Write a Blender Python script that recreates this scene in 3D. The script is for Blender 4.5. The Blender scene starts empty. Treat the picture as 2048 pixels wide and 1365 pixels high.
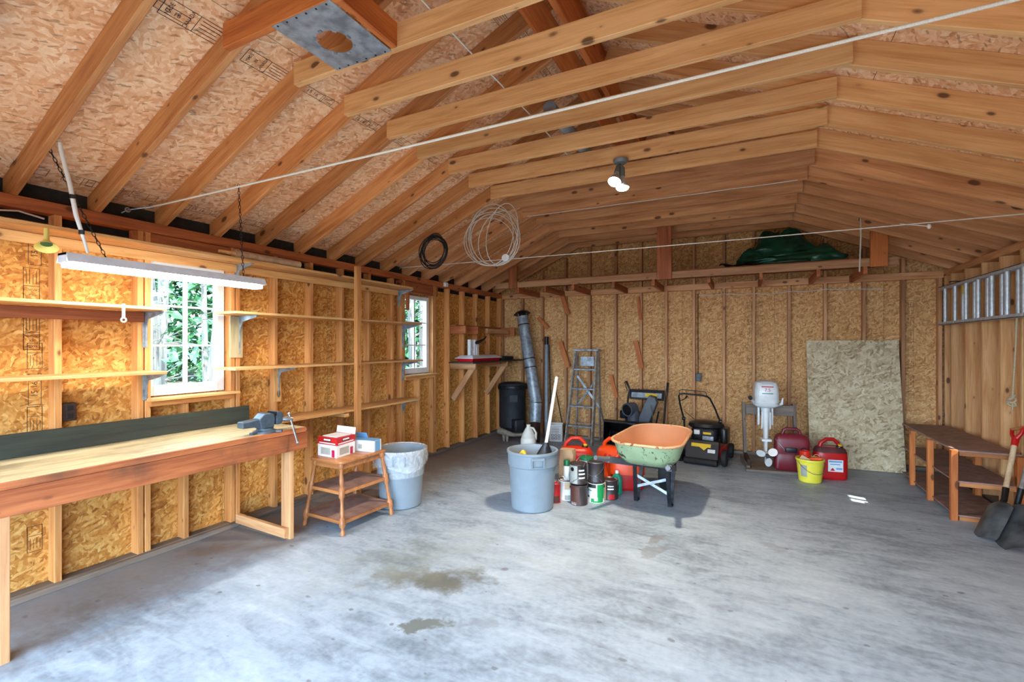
import bpy, bmesh, math, random
from mathutils import Vector, Matrix, Euler
random.seed(7)
SC = bpy.context.scene
COL = SC.collection
V = Vector
PI = math.pi
# ------------------------------------------------------------------ camera
FPX, VPX, CX, CY, HC = 938.0, 1495.0, 1024.0, 690.0, 1.55
ANG = math.atan((VPX - CX) / FPX)
CA, SA = math.cos(ANG), math.sin(ANG)
cam = bpy.data.cameras.new('camera')
cam.sensor_width = 36.0
cam.lens = 36.0 * FPX / 2048.0
cam.shift_y = (CY - 682.5) / 2048.0
cam.clip_start = 0.02
cam.clip_end = 300
cam_o = bpy.data.objects.new('camera', cam)
COL.objects.link(cam_o)
cam_o.location = (0, 0, HC)
cam_o.rotation_euler = (PI / 2, 0, ANG)
SC.camera = cam_o
# ------------------------------------------------------------------ colour management
SC.view_settings.view_transform = 'Standard'
SC.view_settings.look = 'None'
SC.view_settings.gamma = 1.0
SC.view_settings.use_curve_mapping = False
SC.view_settings.exposure = 1.16
SC.cycles.use_denoising = True
SC.cycles.max_bounces = 8
SC.cycles.diffuse_bounces = 5
SC.cycles.glossy_bounces = 3
SC.cycles.adaptive_threshold = 0.03
SC.cycles.transparent_max_bounces = 12
SC.cycles.sample_clamp_indirect = 8.0
SC.cycles.caustics_reflective = False
SC.cycles.caustics_refractive = False
# ------------------------------------------------------------------ world: a bright, slightly hazy summer sky
wd = bpy.data.worlds.new('sky')
SC.world = wd
wd.use_nodes = True
wn = wd.node_tree
bg = wn.nodes['Background']
tcw = wn.nodes.new('ShaderNodeTexCoord')
sepw = wn.nodes.new('ShaderNodeSeparateXYZ')
rw = wn.nodes.new('ShaderNodeValToRGB')
wn.links.new(tcw.outputs['Generated'], sepw.inputs[0])
wn.links.new(sepw.outputs['Z'], rw.inputs[0])
rw.color_ramp.elements[0].position = 0.0
rw.color_ramp.elements[0].color = (0.60, 0.79, 1.0, 1)
rw.color_ramp.elements[1].position = 0.8
rw.color_ramp.elements[1].color = (0.46, 0.69, 1.0, 1)
wn.links.new(rw.outputs[0], bg.inputs[0])
bg.inputs[1].default_value = 9.0
# sun: over the trees on the right-hand side of the building
sun = bpy.data.lights.new('sun', 'SUN')
sun.energy = 9.0
sun.angle = 0.01
sun.color = (1.0, 0.95, 0.86)
sun_o = bpy.data.objects.new('sun', sun)
COL.objects.link(sun_o)
SUN_DIR = V((-1.27, 0.43, -1.35)).normalized()
sun_o.rotation_euler = SUN_DIR.to_track_quat('-Z', 'Y').to_euler()
sun_o.location = (9, -3, 9)


def portal(loc, rot, sx, sy):
    l = bpy.data.lights.new('daylight_portal', 'AREA')
    l.shape = 'RECTANGLE'
    l.size, l.size_y = sx, sy
    l.cycles.is_portal = True
    o = bpy.data.objects.new('daylight_portal', l)
    COL.objects.link(o)
    o.location = loc
    o.rotation_euler = rot


YF = -0.85                     # inside face of the front wall (garage door side, behind the camera)
portal((-0.9, YF - 0.12, 1.17), (PI / 2, 0, 0), 5.3, 2.3)            # open garage door, faces +Y
portal((-4.06, 2.19, 1.69), (0, -PI / 2, 0), 1.0, 0.56)
portal((-4.06, 5.05, 1.69), (0, -PI / 2, 0), 1.0, 0.56)
portal((2.40, 5.32, 1.35), (0, PI / 2, 0), 0.34, 0.34)


# ------------------------------------------------------------------ photo pixel -> point on a known plane
def ray(px, py):
    u = (px - CX) / FPX
    return V((u * CA - SA, u * SA + CA, (CY - py) / FPX))


def onx(px, py, X):
    q = ray(px, py)
    return q * (X / q.x) + V((0, 0, HC))


def ony(px, py, Y):
    q = ray(px, py)
    return q * (Y / q.y) + V((0, 0, HC))


def onz(px, py, Z):
    q = ray(px, py)
    return q * ((Z - HC) / q.z) + V((0, 0, HC))


# ------------------------------------------------------------------ materials
MATS = {}


def s2l(c):
    return tuple((x / 12.92 if x <= 0.04045 else ((x + 0.055) / 1.055) ** 2.4) for x in (v / 255.0 for v in c))


def newmat(name):
    m = bpy.data.materials.new(name)
    m.use_nodes = True
    nt = m.node_tree
    b = nt.nodes['Principled BSDF']
    MATS[name] = m
    return m, nt, b


def nd(nt, typ, ins=None, **props):
    n = nt.nodes.new(typ)
    for k, v in props.items():
        setattr(n, k, v)
    for k, v in (ins or {}).items():
        if isinstance(v, bpy.types.NodeSocket):
            nt.links.new(v, n.inputs[k])
        else:
            n.inputs[k].default_value = v
    return n


def ramp(nt, fac, stops, interp='LINEAR'):
    r = nt.nodes.new('ShaderNodeValToRGB')
    r.color_ramp.interpolation = interp
    e = r.color_ramp.elements
    while len(e) < len(stops):
        e.new(0.5)
    for i, (p, c) in enumerate(stops):
        e[i].position = p
        e[i].color = (*c, 1) if len(c) == 3 else c
    nt.links.new(fac, r.inputs[0])
    return r.outputs[0]


def mixc(nt, fac, a, b, mode='MIX'):
    n = nt.nodes.new('ShaderNodeMix')
    n.data_type = 'RGBA'
    n.blend_type = mode
    for i, v in ((0, fac), (6, a), (7, b)):
        if isinstance(v, bpy.types.NodeSocket):
            nt.links.new(v, n.inputs[i])
        else:
            n.inputs[i].default_value = v if i == 0 else ((*v, 1) if len(v) == 3 else v)
    return n.outputs[2]


def mth(nt, op, a, b=0.0, clamp=False):
    n = nt.nodes.new('ShaderNodeMath')
    n.operation = op
    n.use_clamp = clamp
    for i, v in ((0, a), (1, b)):
        if isinstance(v, bpy.types.NodeSocket):
            nt.links.new(v, n.inputs[i])
        else:
            n.inputs[i].default_value = v
    return n.outputs[0]


def coords(nt, rnd=True):
    tc = nt.nodes.new('ShaderNodeTexCoord')
    out = tc.outputs['Object']
    oi = nt.nodes.new('ShaderNodeObjectInfo')
    if rnd:
        sc = nd(nt, 'ShaderNodeVectorMath', {0: (37.0, 11.0, 23.0)}, operation='SCALE')
        nt.links.new(oi.outputs['Random'], sc.inputs['Scale'])
        ad = nd(nt, 'ShaderNodeVectorMath', {0: out, 1: sc.outputs[0]}, operation='ADD')
        out = ad.outputs[0]
    return out, oi.outputs['Random']


def bump(nt, b, h, strength=0.3, dist=0.01):
    n = nd(nt, 'ShaderNodeBump', {'Height': h, 'Strength': strength, 'Distance': dist})
    nt.links.new(n.outputs[0], b.inputs['Normal'])


def wood(name, light, dark, axis='x', rough=0.65, knots=True, stain=0.0, var=0.35, knotc=(70, 35, 15)):
    m, nt, b = newmat(name)
    co, rnd = coords(nt)
    long_, short = 1.3, 16.0
    sv = {'x': (long_, short, short), 'y': (short, long_, short), 'z': (short, short, long_)}[axis]
    mp = nd(nt, 'ShaderNodeMapping', {'Vector': co, 'Scale': sv})
    n1 = nd(nt, 'ShaderNodeTexNoise', {'Vector': mp.outputs[0], 'Scale': 1.0, 'Detail': 4.0, 'Distortion': 0.8})
    sf = {'x': (5, 110, 110), 'y': (110, 5, 110), 'z': (110, 110, 5)}[axis]
    mp2 = nd(nt, 'ShaderNodeMapping', {'Vector': co, 'Scale': sf})
    n2 = nd(nt, 'ShaderNodeTexNoise', {'Vector': mp2.outputs[0], 'Scale': 1.0, 'Detail': 2.0})
    f = mth(nt, 'ADD', mth(nt, 'MULTIPLY', n1.outputs[0], 0.7), mth(nt, 'MULTIPLY', n2.outputs[0], 0.3))
    c = ramp(nt, f, [(0.34, s2l(dark)), (0.62, s2l(light))])
    # board-to-board tone
    tone = nd(nt, 'ShaderNodeHueSaturation', {'Color': c, 'Saturation': 1.0, 'Hue': 0.5})
    nt.links.new(mth(nt, 'ADD', mth(nt, 'MULTIPLY', rnd, var), 1.0 - var * 0.5), tone.inputs['Value'])
    c = tone.outputs[0]
    if knots:
        sk = {'x': (5.0, 10, 10), 'y': (10, 5.0, 10), 'z': (10, 10, 5.0)}[axis]
        mp3 = nd(nt, 'ShaderNodeMapping', {'Vector': co, 'Scale': sk})
        vo = nd(nt, 'ShaderNodeTexVoronoi', {'Vector': mp3.outputs[0], 'Scale': 1.0})
        sp = nd(nt, 'ShaderNodeSeparateColor', {0: vo.outputs['Color']})
        rad = mth(nt, 'MULTIPLY', sp.outputs[0], 0.24)
        k = mth(nt, 'SUBTRACT', rad, vo.outputs['Distance'])
        kf = mth(nt, 'MULTIPLY', k, 14.0, True)
        halo = mth(nt, 'MULTIPLY', mth(nt, 'ADD', k, 0.09), 3.5, True)
        c = mixc(nt, mth(nt, 'MULTIPLY', halo, 0.45), c, s2l((150, 84, 36)))
        c = mixc(nt, mth(nt, 'MULTIPLY', kf, 0.8), c, s2l(knotc))
    if stain:
        n3 = nd(nt, 'ShaderNodeTexNoise', {'Vector': co, 'Scale': 3.0, 'Detail': 5.0})
        c = mixc(nt, mth(nt, 'MULTIPLY', ramp(nt, n3.outputs[0], [(0.48, (0, 0, 0)), (0.68, (1, 1, 1))]), stain), c, s2l((70, 50, 38)))
    nt.links.new(c, b.inputs['Base Color'])
    b.inputs['Roughness'].default_value = rough
    return m


def osb(name, stops, scale=1.0, rough=0.75):
    m, nt, b = newmat(name)
    co, rnd = coords(nt)
    wn_ = nd(nt, 'ShaderNodeTexNoise', {'Vector': co, 'Scale': 7.0, 'Detail': 2.0})
    wv = nd(nt, 'ShaderNodeVectorMath', {0: wn_.outputs['Color'], 1: (0.5, 0.5, 0.5)}, operation='SUBTRACT')
    wv2 = nd(nt, 'ShaderNodeVectorMath', {0: wv.outputs[0], 'Scale': 0.06}, operation='SCALE')
    co2 = nd(nt, 'ShaderNodeVectorMath', {0: co, 1: wv2.outputs[0]}, operation='ADD').outputs[0]
    vals, sels = [], []
    for i, (rz, sx, sy) in enumerate(((0.35, 17, 48), (1.35, 19, 50), (2.35, 18, 52))):
        mp = nd(nt, 'ShaderNodeMapping', {'Vector': co2, 'Rotation': (0, 0, rz), 'Scale': (1 / (sx * scale), 1 / (sy * scale), 1.0), 'Location': (i * 3.1, i * 1.7, 0)}, vector_type='TEXTURE')
        vo = nd(nt, 'ShaderNodeTexVoronoi', {'Vector': mp.outputs[0], 'Scale': 1.0}, voronoi_dimensions='2D')
        sp = nd(nt, 'ShaderNodeSeparateColor', {0: vo.outputs['Color']})
        vals.append(sp.outputs[0])
        sels.append(sp.outputs[1])
    s0 = mth(nt, 'GREATER_THAN', sels[0], 0.66)
    s1 = mth(nt, 'GREATER_THAN', sels[1], 0.5)
    fm = nd(nt, 'ShaderNodeMix', {0: s1, 2: vals[2], 3: vals[1]}, data_type='FLOAT')
    fm2 = nd(nt, 'ShaderNodeMix', {0: s0, 2: fm.outputs[0], 3: vals[0]}, data_type='FLOAT')
    v = fm2.outputs[0]
    fine = nd(nt, 'ShaderNodeTexNoise', {'Vector': co, 'Scale': 45.0, 'Detail': 3.0})
    broad = nd(nt, 'ShaderNodeTexNoise', {'Vector': co, 'Scale': 1.7, 'Detail': 2.0})
    f = mth(nt, 'ADD', mth(nt, 'MULTIPLY', v, 0.38), mth(nt, 'MULTIPLY', fine.outputs[0], 0.40))
    f = mth(nt, 'ADD', f, mth(nt, 'MULTIPLY', broad.outputs[0], 0.26))
    c = ramp(nt, f, [(p, s2l(cc)) for p, cc in stops])
    mp = nd(nt, 'ShaderNodeMapping', {'Vector': co2, 'Rotation': (0, 0, 0.5), 'Scale': (1 / (26 * scale), 1 / (95 * scale), 1)}, vector_type='TEXTURE')
    vo = nd(nt, 'ShaderNodeTexVoronoi', {'Vector': mp.outputs[0], 'Scale': 1.0}, voronoi_dimensions='2D')
    sp = nd(nt, 'ShaderNodeSeparateColor', {0: vo.outputs['Color']})
    dk = mth(nt, 'GREATER_THAN', sp.outputs[0], 0.955)
    c = mixc(nt, mth(nt, 'MULTIPLY', dk, 0.45), c, s2l((92, 52, 24)))
    nt.links.new(c, b.inputs['Base Color'])
    b.inputs['Roughness'].default_value = rough
    b.inputs['Specular IOR Level'].default_value = 0.3
    return m


def plain(name, c, rough=0.5, metal=0.0, noise=0.0, nscale=20.0, c2=None, spec=0.5, coat=0.0):
    m, nt, b = newmat(name)
    b.inputs['Roughness'].default_value = rough
    b.inputs['Metallic'].default_value = metal
    b.inputs['Specular IOR Level'].default_value = spec
    b.inputs['Coat Weight'].default_value = coat
    co, rnd = coords(nt)
    n = nd(nt, 'ShaderNodeTexNoise', {'Vector': co, 'Scale': nscale, 'Detail': 4.0})
    c2 = c2 or tuple(x * (1 - noise) for x in c)
    col = ramp(nt, n.outputs[0], [(0.35, s2l(c2)), (0.65, s2l(c))])
    nt.links.new(col, b.inputs['Base Color'])
    return m


def emit(name, c, s):
    m, nt, b = newmat(name)
    b.inputs['Emission Color'].default_value = (*c, 1)
    b.inputs['Emission Strength'].default_value = s
    b.inputs['Base Color'].default_value = (0.9, 0.9, 0.9, 1)
    return m


wood('stud_wood', (216, 156, 92), (178, 108, 50))
wood('stud_wood_far', (200, 150, 104), (160, 106, 66))
wood('stud_wood_right', (222, 172, 116), (190, 128, 72), var=0.2)
wood('rafter_wood', (214, 152, 94), (172, 102, 48))
wood('tie_wood', (230, 180, 122), (198, 140, 82), var=0.25)
wood('tie_wood_brown', (214, 158, 108), (172, 112, 66), var=0.35)
wood('orange_wood', (206, 122, 58), (160, 78, 26), var=0.2)
wood('plate_wood', (178, 104, 58), (134, 66, 32))
wood('shelf_wood', (224, 176, 112), (192, 132, 72), var=0.25)
wood('bench_top_wood', (200, 184, 142), (164, 146, 108), knots=False, stain=0.5, var=0.2)
wood('bench_apron_wood', (188, 110, 62), (140, 68, 32), stain=0.75, var=0.15)
wood('bench_leg_wood', (212, 162, 112), (180, 124, 80), axis='x')
wood('dark_board_wood', (52, 58, 48), (36, 40, 34), knots=False, stain=0.3)
wood('stain_wood', (184, 122, 72), (142, 86, 46), axis='z', knots=False, rough=0.4)
wood('stain_wood_flat', (184, 122, 72), (142, 86, 46), axis='x', knots=False, rough=0.4)
wood('grey_wood', (136, 122, 108), (98, 86, 76), axis='x', stain=0.3)
wood('trunk_bark', (112, 106, 98), (68, 64, 58), axis='z', knots=True, knotc=(50, 46, 40), rough=0.9)
osb('osb_wall', [(0.22, (146, 84, 30)), (0.40, (188, 124, 54)), (0.54, (206, 146, 72)), (0.70, (224, 172, 98)), (0.86, (240, 202, 138))], 1.25)
osb('osb_back', [(0.22, (152, 102, 56)), (0.40, (192, 140, 86)), (0.54, (208, 158, 102)), (0.70, (224, 180, 124)), (0.86, (238, 206, 156))], 1.25)
osb('osb_roof', [(0.22, (190, 126, 80)), (0.40, (224, 166, 118)), (0.54, (234, 184, 138)), (0.70, (244, 206, 162)), (0.86, (252, 228, 194))], 1.15)
osb('osb_sheet', [(0.22, (140, 118, 86)), (0.40, (184, 164, 128)), (0.54, (202, 184, 148)), (0.70, (216, 202, 168)), (0.86, (232, 222, 194))], 0.8)
plain('tar_paper', (26, 24, 22), 0.9, noise=0.3)
plain('roofing', (40, 38, 36), 0.9, noise=0.3)
plain('window_paint', (236, 238, 236), 0.45, noise=0.06, nscale=6)
plain('ink', (66, 48, 38), 0.8)
plain('black_plastic', (22, 23, 26), 0.38, noise=0.2)
plain('black_rubber', (30, 30, 31), 0.75, noise=0.25, nscale=60)
plain('black_paint', (14, 14, 16), 0.3, noise=0.3)
plain('dark_steel', (58, 60, 64), 0.42, 0.8, noise=0.3, nscale=30)
plain('steel', (176, 180, 184), 0.32, 0.9, noise=0.2, nscale=30)
plain('galvanized', (166, 178, 186), 0.42, 0.3, noise=0.28, nscale=16)
plain('aluminium', (206, 210, 212), 0.42, 0.35, noise=0.12, nscale=24)
plain('white_enamel', (226, 228, 230), 0.35, noise=0.04)
plain('fixture_grey', (196, 200, 206), 0.45, noise=0.05)
plain('rope_white', (226, 222, 208), 0.8, noise=0.1, nscale=300)
plain('rope_tan', (196, 176, 140), 0.85, noise=0.2, nscale=300)
plain('cable_white', (216, 214, 206), 0.5)
plain('grey_plastic', (130, 143, 152), 0.5, noise=0.07, nscale=5)
plain('clear_liner', (206, 214, 218), 0.25)
plain('red_plastic', (190, 22, 22), 0.35, noise=0.1, nscale=4)
plain('orange_plastic', (232, 74, 18), 0.4, noise=0.08, nscale=5)
plain('red_orange_plastic', (214, 44, 20), 0.36, noise=0.1, nscale=5)
plain('maroon_plastic', (120, 26, 40), 0.4, noise=0.12, nscale=4)
plain('yellow_plastic', (232, 220, 66), 0.42, noise=0.06, nscale=5)
plain('yellow_cap', (226, 178, 30), 0.45)
plain('green_plastic', (22, 148, 110), 0.35, noise=0.08)
plain('green_paint', (24, 104, 62), 0.4)
plain('label_white', (228, 228, 224), 0.5, noise=0.04)
plain('label_grey', (168, 168, 156), 0.5, noise=0.06)
plain('label_dark', (58, 48, 46), 0.45, noise=0.1)
plain('label_red', (188, 26, 30), 0.45)
plain('label_tan', (196, 168, 130), 0.5)
plain('label_green', (24, 146, 74), 0.42)
plain('label_brown', (92, 52, 40), 0.45, noise=0.1)
plain('label_yellow', (232, 190, 30), 0.45)
plain('label_blue', (110, 158, 200), 0.5)
plain('pigment_magenta', (176, 20, 70), 0.5)
plain('kraft_paper', (196, 164, 128), 0.8, noise=0.12, nscale=9)
plain('tarp_green', (26, 84, 62), 0.3, noise=0.35, nscale=7)
plain('vise_blue', (80, 94, 106), 0.42, 0.2, noise=0.15, nscale=30)
plain('brown_board', (160, 126, 114), 0.55, noise=0.2, nscale=12)
plain('stove_black', (46, 48, 54), 0.6, 0.3, noise=0.25, nscale=8)
plain('cast_brown', (66, 44, 36), 0.6, 0.3, noise=0.3, nscale=20)
plain('bone_grey', (150, 142, 126), 0.7, noise=0.3, nscale=14)
plain('motor_white', (222, 224, 222), 0.3, noise=0.05)
plain('mower_red', (176, 22, 30), 0.35)
plain('leaf_green', (70, 128, 76), 0.6, noise=0.45, nscale=3)
plain('leaf_green_pale', (112, 160, 104), 0.6, noise=0.4, nscale=3)
plain('forest_litter', (132, 116, 96), 0.95, noise=0.5, nscale=5)
plain('milk_jug', (226, 226, 216), 0.4, noise=0.04)
plain('funnel_yellow', (222, 206, 110), 0.45)
plain('pvc_grey', (132, 142, 150), 0.45, noise=0.08)
plain('gold_tape', (196, 156, 50), 0.4)
plain('paper_roll', (190, 150, 112), 0.8, noise=0.15)
plain('ladder_metal', (178, 170, 156), 0.5, 0.35, noise=0.25, nscale=20)
plain('lamp_grey', (112, 122, 122), 0.5, 0.2)
plain('pencil_black', (30, 28, 28), 0.5)

# wheelbarrow tray paints with chips
def chipped(name, c, chip, amount, scale):
    m, nt, b = newmat(name)
    co, rnd = coords(nt, False)
    n = nd(nt, 'ShaderNodeTexNoise', {'Vector': co, 'Scale': scale, 'Detail': 6.0, 'Roughness': 0.7})
    n2 = nd(nt, 'ShaderNodeTexNoise', {'Vector': co, 'Scale': scale * 0.2, 'Detail': 3.0})
    f = mth(nt, 'ADD', mth(nt, 'MULTIPLY', n.outputs[0], 0.7), mth(nt, 'MULTIPLY', n2.outputs[0], 0.3))
    base = ramp(nt, n2.outputs[0], [(0.35, s2l(tuple(x * 0.88 for x in c))), (0.65, s2l(c))])
    col = mixc(nt, ramp(nt, f, [(amount, (0, 0, 0)), (amount + 0.04, (1, 1, 1))]), base, s2l(chip))
    nt.links.new(col, b.inputs['Base Color'])
    b.inputs['Roughness'].default_value = 0.5


chipped('barrow_green', (160, 182, 140), (64, 58, 44), 0.545, 26)
chipped('barrow_copper', (204, 138, 98), (168, 92, 54), 0.62, 9)
chipped('barrow_rim', (214, 164, 120), (110, 60, 36), 0.56, 30)
chipped('dark_paint_worn', (100, 103, 108), (126, 120, 112), 0.62, 18)

# window glass: thin clear pane with a mirror-like reflection
m, nt, b = newmat('pane_glass')
nt.nodes.remove(b)
tr = nd(nt, 'ShaderNodeBsdfTransparent', {'Color': (0.93, 0.97, 0.96, 1)})
gl = nd(nt, 'ShaderNodeBsdfGlossy', {'Roughness': 0.02})
fr = nd(nt, 'ShaderNodeFresnel', {'IOR': 1.45})
ge = nd(nt, 'ShaderNodeNewGeometry')
mx = nd(nt, 'ShaderNodeMixShader', {0: mth(nt, 'MULTIPLY', fr.outputs[0], mth(nt, 'SUBTRACT', 1.0, ge.outputs['Backfacing'])), 1: tr.outputs[0], 2: gl.outputs[0]})
nt.links.new(mx.outputs[0], nt.nodes['Material Output'].inputs[0])
# thin clear bin liner
m, nt, b = newmat('liner_film')
nt.nodes.remove(b)
co, rnd = coords(nt)
n = nd(nt, 'ShaderNodeTexNoise', {'Vector': co, 'Scale': 14.0, 'Detail': 3.0, 'Distortion': 1.5})
tr = nd(nt, 'ShaderNodeBsdfTransparent', {})
gl = nd(nt, 'ShaderNodeBsdfPrincipled', {'Base Color': (0.8, 0.84, 0.86, 1), 'Roughness': 0.2})
bp = nd(nt, 'ShaderNodeBump', {'Height': n.outputs[0], 'Strength': 1.0, 'Distance': 0.03})
nt.links.new(bp.outputs[0], gl.inputs['Normal'])
mx = nd(nt, 'ShaderNodeMixShader', {0: mth(nt, 'ADD', 0.10, mth(nt, 'MULTIPLY', n.outputs[0], 0.42)), 1: tr.outputs[0], 2: gl.outputs[0]})
nt.links.new(mx.outputs[0], nt.nodes['Material Output'].inputs[0])


# concrete floor with oil stains
def concrete(name):
    m, nt, b = newmat(name)
    co, rnd = coords(nt, False)
    n1 = nd(nt, 'ShaderNodeTexNoise', {'Vector': co, 'Scale': 0.8, 'Detail': 6.0, 'Roughness': 0.6})
    mps = nd(nt, 'ShaderNodeMapping', {'Vector': co, 'Rotation': (0, 0, 0.5), 'Scale': (3.0, 9.0, 1.0)})
    n2 = nd(nt, 'ShaderNodeTexNoise', {'Vector': mps.outputs[0], 'Scale': 1.0, 'Detail': 8.0, 'Roughness': 0.65, 'Distortion': 0.6})
    n3 = nd(nt, 'ShaderNodeTexNoise', {'Vector': co, 'Scale': 26.0, 'Detail': 3.0})
    f = mth(nt, 'ADD', mth(nt, 'ADD', mth(nt, 'MULTIPLY', n1.outputs[0], 0.45), mth(nt, 'MULTIPLY', n2.outputs[0], 0.4)), mth(nt, 'MULTIPLY', n3.outputs[0], 0.15))
    c = ramp(nt, f, [(0.37, s2l((102, 112, 120))), (0.5, s2l((148, 161, 171))), (0.66, s2l((178, 189, 197)))])
    # small dark specks and scuffs
    mk = nd(nt, 'ShaderNodeMapping', {'Vector': co, 'Rotation': (0, 0, 0.4), 'Scale': (3.2, 5.0, 1.0)})
    vo = nd(nt, 'ShaderNodeTexVoronoi', {'Vector': mk.outputs[0], 'Scale': 1.0}, voronoi_dimensions='2D')
    sp = nd(nt, 'ShaderNodeSeparateColor', {0: vo.outputs['Color']})
    nz = nd(nt, 'ShaderNodeTexNoise', {'Vector': co, 'Scale': 18.0, 'Detail': 4.0})
    dd = mth(nt, 'ADD', vo.outputs['Distance'], mth(nt, 'MULTIPLY', mth(nt, 'SUBTRACT', nz.outputs[0], 0.5), 0.24))
    r_ = mth(nt, 'MULTIPLY', mth(nt, 'SUBTRACT', sp.outputs[0], 0.5), 0.16)
    k = mth(nt, 'MULTIPLY', mth(nt, 'SUBTRACT', r_, dd), 30.0, True)
    c = mixc(nt, mth(nt, 'MULTIPLY', k, 0.6), c, s2l((84, 82, 78)))
    warp = nd(nt, 'ShaderNodeTexNoise', {'Vector': co, 'Scale': 5.0, 'Detail': 6.0, 'Roughness': 0.65})
    sep = nd(nt, 'ShaderNodeSeparateXYZ', {0: co})
    for (px, py, rx, ry, rot, amt, col, soft) in (
            (880, 1160, 0.38, 0.18, 0.1, 0.9, (84, 80, 70), 1.3),
            (800, 1150, 0.30, 0.13, 0.3, 0.65, (104, 100, 92), 1.6),
            (840, 1252, 0.15, 0.08, 0.2, 0.9, (96, 100, 92), 4.0),
            (960, 1248, 0.10, 0.06, 0.0, 0.35, (112, 114, 116), 4.0),
            (1010, 1139, 0.05, 0.03, 0.2, 0.7, (100, 100, 100), 5.0),
            (1310, 1080, 0.14, 0.06, 0.9, 0.6, (116, 116, 116), 4.0),
            (1300, 1105, 0.12, 0.08, 0.4, 0.5, (120, 120, 120), 4.0),
            (1545, 1095, 0.07, 0.10, 0.4, 0.3, (120, 120, 120), 4.0),
            (430, 1100, 0.26, 0.10, 0.5, 0.6, (112, 92, 84), 1.6),
            (540, 1092, 0.30, 0.09, 0.6, 0.6, (92, 84, 80), 1.4),
            (300, 1190, 0.4, 0.10, 0.5, 0.35, (120, 106, 102), 1.2),
            (1500, 1230, 0.8, 0.5, 0.2, 0.2, (150, 156, 160), 0.8),
            (1150, 1150, 0.6, 0.3, 0.3, 0.22, (146, 146, 140), 0.8),
            (840, 1120, 0.9, 0.5, 0.5, 0.4, (134, 140, 116), 0.8)):
        w = onz(px, py, 0)
        cr, sr = math.cos(rot + ANG), math.sin(rot + ANG)
        dx = mth(nt, 'SUBTRACT', sep.outputs[0], w.x)
        dy = mth(nt, 'SUBTRACT', sep.outputs[1], w.y)
        ex = mth(nt, 'DIVIDE', mth(nt, 'ADD', mth(nt, 'MULTIPLY', dx, cr), mth(nt, 'MULTIPLY', dy, sr)), rx)
        ey = mth(nt, 'DIVIDE', mth(nt, 'SUBTRACT', mth(nt, 'MULTIPLY', dy, cr), mth(nt, 'MULTIPLY', dx, sr)), ry)
        d2 = mth(nt, 'SQRT', mth(nt, 'ADD', mth(nt, 'MULTIPLY', ex, ex), mth(nt, 'MULTIPLY', ey, ey)))
        g = mth(nt, 'SUBTRACT', 1.0, mth(nt, 'ADD', d2, mth(nt, 'MULTIPLY', mth(nt, 'SUBTRACT', warp.outputs[0], 0.5), 3.2)))
        g = mth(nt, 'MULTIPLY', g, soft, True)
        c = mixc(nt, mth(nt, 'MULTIPLY', g, amt), c, s2l(col))
    # dust and dirt along the foot of the left wall
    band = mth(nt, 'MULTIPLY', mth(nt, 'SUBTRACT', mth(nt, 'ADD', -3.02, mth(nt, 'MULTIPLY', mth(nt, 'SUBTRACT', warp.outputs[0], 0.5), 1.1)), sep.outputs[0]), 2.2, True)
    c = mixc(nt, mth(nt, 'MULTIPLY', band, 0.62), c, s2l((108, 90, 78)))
    nt.links.new(c, b.inputs['Base Color'])
    rr = ramp(nt, n2.outputs[0], [(0.3, (0.42,) * 3), (0.7, (0.62,) * 3)])
    nt.links.new(rr, b.inputs['Roughness'])


concrete('concrete')


# ------------------------------------------------------------------ mesh builder
def wmat(o):
    m = o.matrix_parent_inverse @ o.matrix_basis
    return wmat(o.parent) @ m if o.parent else o.matrix_basis.copy()


def attach(o, parent, world):
    if parent is not None:
        o.parent = parent
        if world:
            o.matrix_parent_inverse = wmat(parent).inverted()


def frame(x, up=(0, 0, 1)):
    """rotation with local X along x and local Z as near as possible to up"""
    x = V(x).normalized()
    up = V(up)
    if abs(x.dot(up.normalized())) > 0.999:
        up = V((0, 1, 0))
    y = up.cross(x).normalized()
    z = x.cross(y)
    return Matrix((x, y, z)).transposed()


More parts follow.
